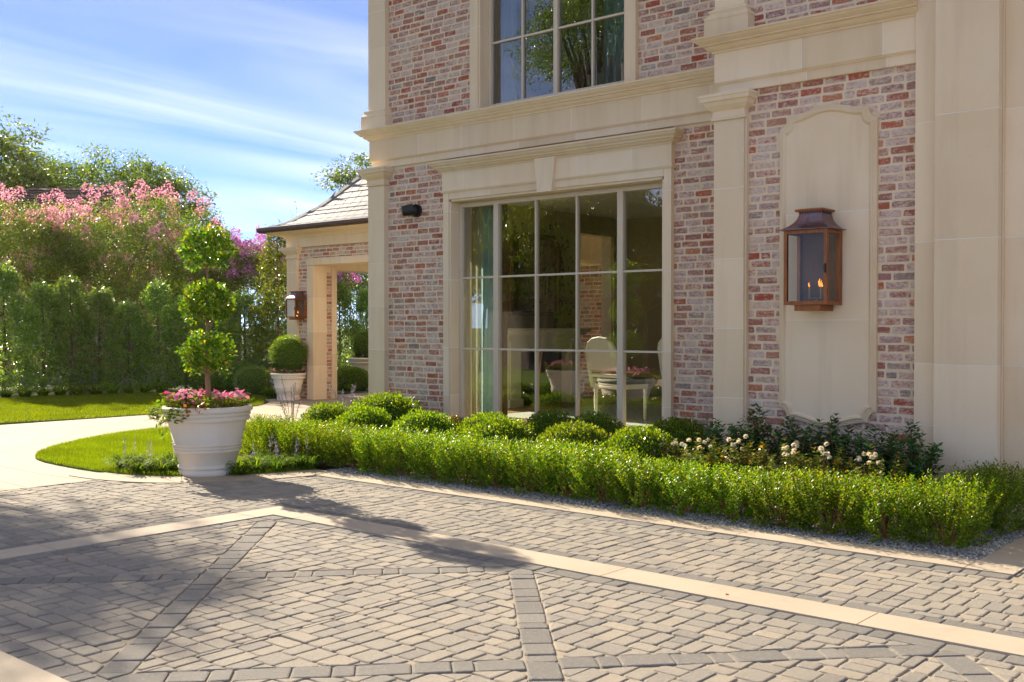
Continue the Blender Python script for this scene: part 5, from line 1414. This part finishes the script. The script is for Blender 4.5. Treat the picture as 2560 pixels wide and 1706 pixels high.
for k in range(4):
    VB.append(leaf_mesh('bloom', petal_cluster([(0,0,0)], [(0,0,1)], 0.024+0.002*k, 5, np.random.default_rng(k), 0.1), [PINK_A, PINK_B, PINK_C, PINK_B][k]))
def vinca(seed, sc=1.0):
    """low mound of leaves with five-petalled pink flowers"""
    g = np.random.default_rng(seed); t = shoot_bush('vinca_plant', 'flower', seed, 16, 0.13, 0.17, 0.042, 0.020, 12, IVY, 0.1, base=0.02)
    n = 13; a = g.uniform(0, 6.28, n); r = 0.13*np.sqrt(g.random(n)); cs_ = np.stack([r*np.cos(a), r*np.sin(a), g.uniform(0.11, 0.20, n)], 1); ns_ = np.stack([g.normal(0, .5, n), g.normal(0, .5, n), np.full(n, 0.8)], 1)
    for c1, n1 in zip(cs_, ns_):
        o = link('bloom', VB[int(g.integers(4))], t); o.location = c1; o.rotation_euler = Vector(n1).to_track_quat('Z', 'Y').to_euler()
    return t
def ivy_trail(seed, L):
    g = np.random.default_rng(seed); t = plant('ivy_trail', '', 'ivy'); st = MB(); V = []
    for k in range(4):
        a = g.normal(0, 0.35); pts = []
        for i in range(9):
            s = i/8; pts.append((0.05+0.10*math.sin(min(1, s*2.2)*1.57)+0.01*math.sin(i*2+k), a*0.25+0.05*s*g.normal(0, 0.5), 0.03-max(0, s-0.25)*L*g.uniform(0.8, 1.1)+0.05*math.sin(s*3)))
        st.tube(pts, 0.0025, 4)
        P = np.array(pts)[np.repeat(np.arange(9), 3)]+g.normal(0, 0.02, (27, 3)); th = g.uniform(0, 6.28, 27)
        A = np.stack([np.cos(th)*0.6+0.5, np.sin(th), -0.6*np.ones(27)], 1); V.append(leaf_verts(P, A, np.stack([np.ones(27), g.normal(0, .3, 27), g.normal(0.4, .3, 27)], 1), 0.045, 0.045, 0.1))
    st.build('stem', TWIG, t); link('leaf', leaf_mesh('leaf', np.concatenate(V), IVY), t); return t
P1 = (-8.87, 5.84, 0.0)
pot(1.0, P1, 'large white ribbed planter with pink flowers at the lawn edge')
tp = topiary(51); place(tp, 0, P1, 0.3, 1.0, 'three-ball topiary tree growing in the large front planter', 'topiary trees')
vp = [vinca(s) for s in (61, 62, 63)]; used = [0, 0, 0]; iv = ivy_trail(71, 0.42); iv_used = 0
ring = [(0.30*math.cos(a), 0.30*math.sin(a)) for a in np.arange(10)*0.628+0.2]+[(0.14*math.cos(a), 0.14*math.sin(a)) for a in np.arange(4)*1.57]
ring.sort(key=lambda p: u_of(P1[0]+p[0], P1[1]+p[1]))
for i, (dx, dy) in enumerate(ring):
    k = i % 3; place(vp[k], used[k], (P1[0]+dx, P1[1]+dy, 0.60), random.uniform(0, 6.28), 1.0+random.uniform(-0.1, 0.15), 'pink vinca in the large front planter, '+nth(i), 'vinca in the front planter'); used[k] += 1
for i, (a, lab) in enumerate(((215, 'ivy trailing over the left rim of the large front planter'), (262, 'short ivy over the front rim of the large front planter'), (300, 'ivy with dry leaves over the right front rim of the planter'))):
    o = place(iv, iv_used, (P1[0]+0.34*math.cos(R(a)), P1[1]+0.34*math.sin(R(a)), 0.63), R(a), (1, 1, 1.0 if i == 0 else 0.32), lab, 'ivy on the planters'); iv_used += 1
ds = np.random.default_rng(5); Pd = np.stack([ds.normal(0.30, 0.05, 24), ds.normal(-0.26, 0.07, 24), ds.uniform(0.60, 0.70, 24)], 1)+np.array(P1)
tag(link('dry_leaves', leaf_mesh('dry_leaves', leaf_verts(Pd, rand_dirs(24), rand_dirs(24), 0.045, 0.035), DEAD)), 'dry orange leaves on the right rim of the front planter', 'leaves')
MB().tube([(P1[0]+0.10,P1[1]-0.30,0.60),(P1[0]+0.10,P1[1]-0.30,0.795)], 0.014, 8).build('plant_tag', BLACK)
tag(bpy.data.objects['plant_tag'], 'dark stake standing among the vinca in the front planter', 'stake')
# second planter by the pavilion, third seen through it, fourth across the drive (mirrored in the window)
ball = mound_plant(81, 0.36, 0.66, BOX_D); ball['category'] = 'shrub'; ball.name = 'boxwood_ball'
P2 = (-16.62, 12.75, 0.0); pot(0.80, P2, 'smaller white planter beside the pavilion pier')
place(ball, 0, (P2[0], P2[1], 0.60), 0, 1.0, 'round clipped boxwood ball in the planter beside the pavilion pier', 'potted boxwood balls')
P3 = (-19.0, 16.9, 0.0); pot(1.05, P3, 'white planter seen through the pavilion opening')
place(ball, 1, (P3[0], P3[1], 0.68), 1, 1.05, 'round boxwood ball seen through the pavilion opening', 'potted boxwood balls')
for c, z, lab, nn in ((P2, 0.46, 'pink vinca round the boxwood ball in the smaller planter', 6), (P3, 0.62, 'pink vinca round the boxwood ball behind the pavilion', 6)):
    for i in range(nn):
        a = i*6.283/nn; k = i % 3; place(vp[k], 1, (c[0]+0.24*math.cos(a), c[1]+0.24*math.sin(a), z), a, 0.9, lab+', '+nth(i), lab)
place(iv, 1, (P2[0]+0.28*math.cos(R(225)), P2[1]+0.28*math.sin(R(225)), 0.5), R(225), 0.9, 'ivy trailing over the left rim of the smaller planter', 'ivy on the planters')
P4 = (-11.9, 3.3, 0.0); pot(0.95, P4, 'white planter across the drive, mirrored in the lower window')
place(tp, 1, P4, 2.0, 1.0, 'topiary tree across the drive, mirrored in the lower window', 'topiary trees')
for i, (dx, dy) in enumerate(ring[:10]):
    k = i % 3; place(vp[k], 1, (P4[0]+dx, P4[1]+dy, 0.57), i, 1.1, 'pink vinca in the planter mirrored in the window, '+nth(i), 'vinca in the mirrored planter')

# ------------------------------------------------------------------ liriope, salvia and small border plants
def liriope(seed, n=130, L=0.26, spikes=1):
    g = np.random.default_rng(seed); t = plant('liriope_clump', '', 'liriope'); V, F = [], []
    for k in range(n):
        a = g.uniform(0, 6.28); r0 = g.uniform(0, 0.05); l = L*g.uniform(0.6, 1.15); up = g.uniform(0.7, 1.5); w = 0.0065
        d = np.array([math.cos(a), math.sin(a), 0]); s = np.array([-math.sin(a), math.cos(a), 0])*w; b = d*r0
        c = [b+d*l*0.62*t_**1.2+np.array([0, 0, l*up*(t_*1.0-0.72*t_**2.2)]) for t_ in (0, .35, .7, 1)]
        o = len(V)
        V += [c[0]-s, c[0]+s, c[1]+s, c[1]-s, c[2]+s*0.8, c[2]-s*0.8, c[3], c[3]+s*0.1]
        F += [(o, o+1, o+2, o+3), (o+3, o+2, o+4, o+5), (o+5, o+4, o+7, o+6)]
    link('blade', np_mesh('blade', np.array(V), np.array(F), LIRI), t)
    sp_ = []
    for k in range(spikes):
        x, y = g.normal(0, 0.06, 2); m_ = 40; z = g.uniform(0.16, 0.30, m_)
        P = np.stack([x*(1+z)+g.normal(0, .006, m_), y*(1+z)+g.normal(0, .006, m_), z], 1); sp_.append(leaf_verts(P, rand_dirs(m_), rand_dirs(m_), 0.010, 0.009))
    if sp_: link('flower_spike', leaf_mesh('flower_spike', np.concatenate(sp_), LAV), t)
    return t
lp = [liriope(91), liriope(92)]; used = [0, 0]
left = [(-9.72,5.46),(-9.55,5.62),(-9.40,5.42),(-9.22,5.56),(-9.12,5.72),(-9.30,5.78),(-9.86,5.62),(-9.5,5.85)]
right = [(-8.62,6.20),(-8.50,6.38),(-8.48,6.58),(-8.62,6.52),(-8.68,6.75),(-8.82,6.38),(-8.92,6.62),(-8.40,6.70),(-8.56,5.98),(-8.52,6.85),(-9.1,6.75)]
back = [(-10.0,6.45),(-9.85,6.55)]
far = [(-17.6,13.05),(-17.9,13.3),(-18.3,13.5),(-17.3,13.0),(-18.7,13.55),(-19.1,13.4),(-19.5,13.2),(-19.9,12.9)]+[(-20.4-0.1*i, 12.3-0.32*i) for i in range(12)]
thru = [(-17.6,15.2),(-17.8,15.7),(-18.0,16.2),(-17.5,16.3),(-17.9,14.9),(-18.2,15.3)]
for lst, lab, gr, s in ((left, 'liriope clump left of the large front planter', 'liriope left of the planter', 1.0), (right, 'liriope clump right of the large front planter', 'liriope right of the planter', 1.0), (back, 'liriope clump on the lawn behind the front planter', 'liriope behind the planter', 0.9),
                        (far, 'liriope clump along the foot of the tall hedge', 'liriope along the hedge', 1.5), (thru, 'liriope clump seen through the pavilion', 'liriope behind the pavilion', 1.3)):
    lst = sorted(lst, key=lambda p: u_of(*p))
    for i, (x, y) in enumerate(lst):
        k = i % 2; place(lp[k], used[k], (x, y, 0.0), random.uniform(0, 6.28), s*random.uniform(0.9, 1.15), lab+', '+nth(i), gr); used[k] += 1
def salvia(seed):
    g = np.random.default_rng(seed); t = plant('salvia_plant', '', 'flower'); st = MB(); F, L_ = [], []
    for k in range(9):
        a = g.uniform(0, 6.28); r = g.uniform(0.05, 0.25); h = g.uniform(0.5, 0.85)
        st.tube([(0,0,0),(r*0.4*math.cos(a),r*0.4*math.sin(a),h*0.6),(r*math.cos(a),r*math.sin(a),h)], 0.003, 4)
        m_ = 26; z = g.uniform(0.7, 1.0, m_); P = np.stack([r*math.cos(a)*(0.4+(z-0.6)*1.5), r*math.sin(a)*(0.4+(z-0.6)*1.5), z*h], 1)+g.normal(0, .006, (m_, 3)); F.append(leaf_verts(P, rand_dirs(m_), rand_dirs(m_), 0.018, 0.010))
        z = g.uniform(0.05, 0.6, 14); P = np.stack([z*r*0.6*math.cos(a), z*r*0.6*math.sin(a), z*h], 1); L_.append(leaf_verts(P, rand_dirs(14)*np.array([1, 1, .4]), np.array([[0, 0, 1.]]*14), 0.05, 0.016))
    st.build('stem', plain('salvia_stem', (0.12,0.16,0.06), 0.8, 0.2), t); [link('flower_spike', leaf_mesh('flower_spike', f_, LAV), t) for f_ in F]; link('leaf', leaf_mesh('leaf', np.concatenate(L_), LIGUS), t); return t
sv = [salvia(101), salvia(102)]
place(sv[0], 0, (-9.90,7.65,0), 0, 1.0, 'thin salvia spikes behind the left end of the hedge', 'salvia'); place(sv[1], 0, (-9.75,8.35,0), 1, 0.9, 'salvia spikes beside the large clipped mound', 'salvia')
cb = shoot_bush('camellia_bush', 'shrub', 111, 16, 0.16, 0.62, 0.045, 0.02, 24, LIGUS); place(cb, 0, (-9.95,8.95,0), 0, 1.0, 'loose light green bush at the house corner')

# ------------------------------------------------------------------ tall hedge and shrubs behind the lawn
hs = [cone_shrub(s) for s in (121, 122, 123)]; used = [0, 0, 0]
spots = [(-24.2,9.3,1.1),(-23.3,10.25,1.08),(-22.75,10.85,1.02),(-22.3,11.25,0.95),(-21.95,11.75,1.02),(-21.4,12.1,0.92),(-21.05,12.6,0.95),(-20.65,13.05,0.9),(-20.3,13.5,0.88),(-19.75,13.95,1.0),(-19.3,14.4,1.02)]
for i, (x, y, s) in enumerate(spots):
    k = i % 3; place(hs[k], used[k], (x, y, -0.05), random.uniform(0, 6.28), (s*1.16, s*1.16, s*(0.9, 1.07, 0.97, 1.1, 0.92)[i % 5]), 'tall glossy holly, %s of the hedge behind the lawn' % nth(i), 'tall holly hedge'); used[k] += 1
thr = [(-21.2,17.9,1.08),(-20.6,18.3,1.0),(-20.2,19.1,1.05),(-21.8,17.2,1.0)]
for i, (x, y, s) in enumerate(thr):
    place(hs[i % 3], 1, (x, y, -0.05), i*1.3, s, 'holly behind the pavilion opening, %s' % nth(i), 'hollies behind the pavilion')
lg = cone_shrub(131, 1.5, 3.75, 0.06, LIGUS, 11000, 'ligustrum_shrub'); place(lg, 0, (-18.75,14.1,-0.05), 0, 1.0, 'tall yellow-green shrub left of the pavilion')
yp = shoot_bush('sapling', 'tree', 133, 8, 0.3, 4.6, 0.07, 0.03, 40, LIGUS, 0.1, base=0.04); place(yp, 0, (-19.9,15.6,0), 0, 1.0, 'thin light green shoot above the tall yellow-green shrub')
gb = mound_plant(141, 0.42, 0.62, HOLLY); gb.name = 'grey_green_shrub'; place(gb, 0, (-18.35,13.2,0), 0, 1.0, 'low rounded shrub before the tall shrub, near the smaller planter')
for i, (x, y, s) in enumerate(((-19.2,13.5,1.1),(-19.8,13.25,0.9))): place(gb, 1, (x, y, 0), i+1.0, s, ('low rounded shrub just left of the rounded grey one', 'low shrub at the foot of the hollies')[i])
for i, (x, y, s) in enumerate(((-17.95,15.55,1.25),(-18.5,15.9,1.2),(-17.75,16.4,1.2))): place(mp_[i], 1, (x, y, 0), i, s, 'clipped boxwood mound seen through the pavilion, %s' % nth(i), 'mounds behind the pavilion')
# flowering crepe myrtles
cr = [(0,0,3.3,1.9,1.9,1.5),(0.9,0.3,3.9,1.2,1.2,1.1),(-0.9,-0.4,3.7,1.3,1.3,1.2),(0.2,0.2,2.2,1.7,1.7,0.9)]
cm1 = clump_tree(151, 'crepe_myrtle', cr, 420, 62, 0.075, MYRT, 1.5, 5, BARK_PALE, MYRTF, 74, 0.36)
cm2 = clump_tree(152, 'crepe_myrtle', cr, 400, 62, 0.075, MYRT, 1.5, 5, BARK_PALE, MYRTF, 44, 0.36)
cm3 = clump_tree(153, 'crepe_myrtle', [(0,0,2.4,1.3,1.3,1.1),(0.4,0,3.0,0.9,0.9,0.7)], 240, 62, 0.075, MYRT, 1.2, 4, BARK_PALE, MYRTP, 85, 0.33)
place(cm1, 0, (-25.7,14.6,-0.09), 0.4, 1.0, 'crepe myrtle full of pink blooms behind the middle of the hedge', 'crepe myrtles')
place(cm2, 0, (-27.6,12.6,-0.09), 1.9, (1.0,1.0,0.98), 'crepe myrtle with few pink blooms at the left edge', 'crepe myrtles')
place(cm2, 1, (-26.9,13.9,-0.09), 3.6, (0.8,0.8,0.78), 'low crepe myrtle between the two large ones', 'crepe myrtles')
place(cm1, 1, (-24.6,15.9,-0.09), 4.4, (0.62,0.62,0.80), 'slim crepe myrtle behind the topiary', 'crepe myrtles')
place(cm3, 0, (-23.9,17.0,-0.09), 0, 1.02, 'purple-pink crepe myrtle between the topiary and the pavilion', 'crepe myrtles')
place(cm3, 1, (-22.6,18.0,-0.09), 2, 1.0, 'pink crepe myrtle just behind the tall yellow-green shrub', 'crepe myrtles')
place(cm3, 1, (-24.8,21.3,-0.09), 4, 1.05, 'purple crepe myrtle seen through the pavilion', 'crepe myrtles')
# taller trees farther off
def big(seed, n=330): return clump_tree(seed, 'shade_tree', [(0,0,7.0,3.4,3.4,2.3),(1.6,0.6,8.4,2.0,2.0,1.5),(-1.7,-0.5,8.1,2.1,2.1,1.5),(0.4,-1.6,6.4,2.0,2.0,1.4)], n, 75, 0.17, TREEL, 4.4, 1, BARK, None, 0, 0.62)
tA, tB = big(161, 250), big(162, 210)
place(tA, 0, (-46.4,23.6,-0.09), 0.5, 0.98, 'airy green tree above the neighbour roof, left of centre', 'background trees')
place(tB, 0, (-44.0,26.2,-0.09), 2.0, (0.9,0.9,0.93), 'airy green tree above the crepe myrtles, right of the roof', 'background trees')
place(tA, 1, (-45.6,18.6,-0.09), 3.1, 1.05, 'green tree at the left edge above the neighbour roof', 'background trees')
place(tB, 1, (-34.6,32.4,-0.09), 4.0, 0.92, 'green tree rising behind the pavilion roof', 'background trees')
place(tA, 1, (-41.5,27.5,-0.09), 5.0, 0.62, 'low yellow-green tree behind the pink crepe myrtle', 'background trees')
# the tree beyond the left edge whose shade falls on the paving
place(tB, 1, (-19.6,3.6,-0.09), 1.0, 0.80, 'tree beyond the left edge shading the paving', 'trees across the drive')
place(tA, 1, (-22.0,0.6,-0.09), 2.2, 0.85, 'tree across the drive left of the camera', 'trees across the drive')
tD = clump_tree(166, 'shade_tree', [(0,0,8.6,1.6,1.5,1.1),(1.0,0.4,7.6,1.1,1.0,0.8)], 34, 60, 0.17, TREEL, 6.5, 1, BARK, None, 0, 0.6)
place(tD, 0, (-23.6,6.2,-0.09), 0.0, 1.0, 'slim tall tree beyond the left edge casting dappled shade', 'trees across the drive')
tC = clump_tree(167, 'shade_tree', [(0,0,4.2,2.3,2.3,1.7),(1.2,0.3,5.4,1.5,1.5,1.2),(-1.2,-0.5,5.0,1.5,1.5,1.1),(0.3,-1,3.0,1.8,1.8,1.1)], 300, 75, 0.15, LIGUS, 2.2, 1, BARK, None, 0, 0.5)
tE = clump_tree(168, 'shade_tree', [(0,0,11,3.2,3.2,2.6),(1.8,0.5,13,2.1,2.1,1.6),(-1.8,-0.6,12,2.1,2.1,1.6),(0.5,-1,8.6,2.4,2.4,1.4)], 300, 120, 0.12, TREEL, 7.0, 1, BARK, None, 0, 0.75)
# things across the street that only the windows mirror
for i, (x, y, s, rz) in enumerate(((-20.5,-6.6,0.95,0),(-24.0,-7.6,0.98,1),(-17.4,-7.6,0.9,2),(-27.4,-9.5,0.99,3),(-22.0,-12.0,1.001,4),(-21.2,-9.8,0.97,5),(-25,-11.5,0.96,2.5))):
    place(tE if s > 1 else tC, 0 if s > 1 else i, (x, y, -0.09), rz, s, 'street tree mirrored in the windows, %s' % nth(i), 'trees across the drive')
sh = empty('garden_house', (-23.5,-13.5,-0.09), R(35), 'low dark house with ribbed roof mirrored in the lower window', 'house')
MB().box(-5,5,-3,3,0,2.6).build('wall', plain('dark_brick', (0.05,0.04,0.035), 0.9, 0.2), sh)
rb = MB(); rb.v = [(-5.5,-3.6,2.5),(5.5,-3.6,2.5),(5.5,3.6,2.5),(-5.5,3.6,2.5),(-5.5,0,4.4),(5.5,0,4.4)]; rb.f = [(0,1,5,4),(2,3,4,5),(0,4,3),(1,2,5),(3,2,1,0)]; ro2 = rb.build('roof', plain('metal_roof', (0.30,0.31,0.36), 0.4, 0.5), sh)
rs = MB()
for i in range(23): x = -5.5+i*0.5; rs.tube([(x,3.6,2.53),(x,0,4.43)], 0.03, 4)
rs.build('roof_rib', plain('metal_rib', (0.42,0.43,0.48), 0.4, 0.5), ro2)
up_ = empty('utility_pole', (-17.2,-6.2,-0.09), 0, 'grey utility pole with transformer mirrored in the lower window', 'pole')
MB().tube([(0,0,0),(0.05,0,9)], [0.14,0.10], 10).build('pole', BARK, up_); MB().tube([(0.30,0.1,6.0),(0.30,0.1,6.9)], 0.22, 12).build('transformer', plain('grey_can', (0.45,0.47,0.48), 0.4, 0.5), up_)
for qi, (x, y) in enumerate(((-13.4,3.0),(-13.9,3.5),(-12.9,2.5),(-12.3,2.3),(-11.6,2.2),(-14.3,4.0),(-11.0,2.3),(-10.5,2.5))):
    place(mp_[0], 1, (x, y, 0), x, (1.2,1.2,0.8), 'low boxwood across the drive mirrored in the window, '+nth(qi), 'low boxwoods across the drive')
sheet('lawn_across_drive', smooth([(-10.4,2.2),(-10.9,3.3),(-11.9,4.0),(-13.2,4.2),(-14.4,4.0),(-15.0,2.6),(-14.8,-1),(-12,-2.5),(-10.3,-1),(-10.4,2.2)]), -0.08, 0.010, GRASS_BASE)
qa = scatter([(-10.6,2.2),(-11,3.2),(-12,3.9),(-13.2,4.1),(-14.3,3.9),(-14.9,2.6),(-14.7,-1),(-12,-2.4),(-10.4,-1)], 20000, g0)
tag(link('grass_across_drive', blades(np.c_[qa, np.full(len(qa), 0.008)], 0.05, 0.012, 0.35, g0, GRASS, 'grass_across_drive')), 'grass island across the drive mirrored in the window', 'grass', kind='stuff')
# a few fallen leaves on the paving
gl = np.random.default_rng(9)
for li, (x, y) in enumerate(sorted(((-4.9,2.9),(-3.3,3.6),(-2.75,4.95),(-5.6,3.9),(-2.2,5.6),(-3.9,5.9),(-4.6,4.3),(-6.2,3.1)), key=lambda p: u_of(*p))):
    Pq = np.array([[x, y, 0.006]]); tag(link('fallen_leaf', leaf_mesh('fallen_leaf', leaf_verts(Pq, np.array([[gl.normal(), gl.normal(), 0.15]]), np.array([[0.2, 0.1, 1.]]), 0.03, 0.018), DEAD)), 'small dry leaf lying on the pavers, '+nth(li), 'leaf', 'fallen leaves on the pavers')
# ------------------------------------------------------------------ sunlit haze in the air
hm = Mat('sunlit_haze'); hv = hm.nd('ShaderNodeVolumePrincipled')
hv.inputs['Color'].default_value = (1.0, 0.94, 0.84, 1); hv.inputs['Density'].default_value = 0.00012; hv.inputs['Anisotropy'].default_value = 0.62
hm.l.new(hv.outputs[0], hm.out.inputs['Volume'])
hz = MB().box(-905,905,-905,905,-1.1,15.8).build('haze', hm.m); tag(hz, 'thin sunlit haze in the air', 'haze', kind='stuff')
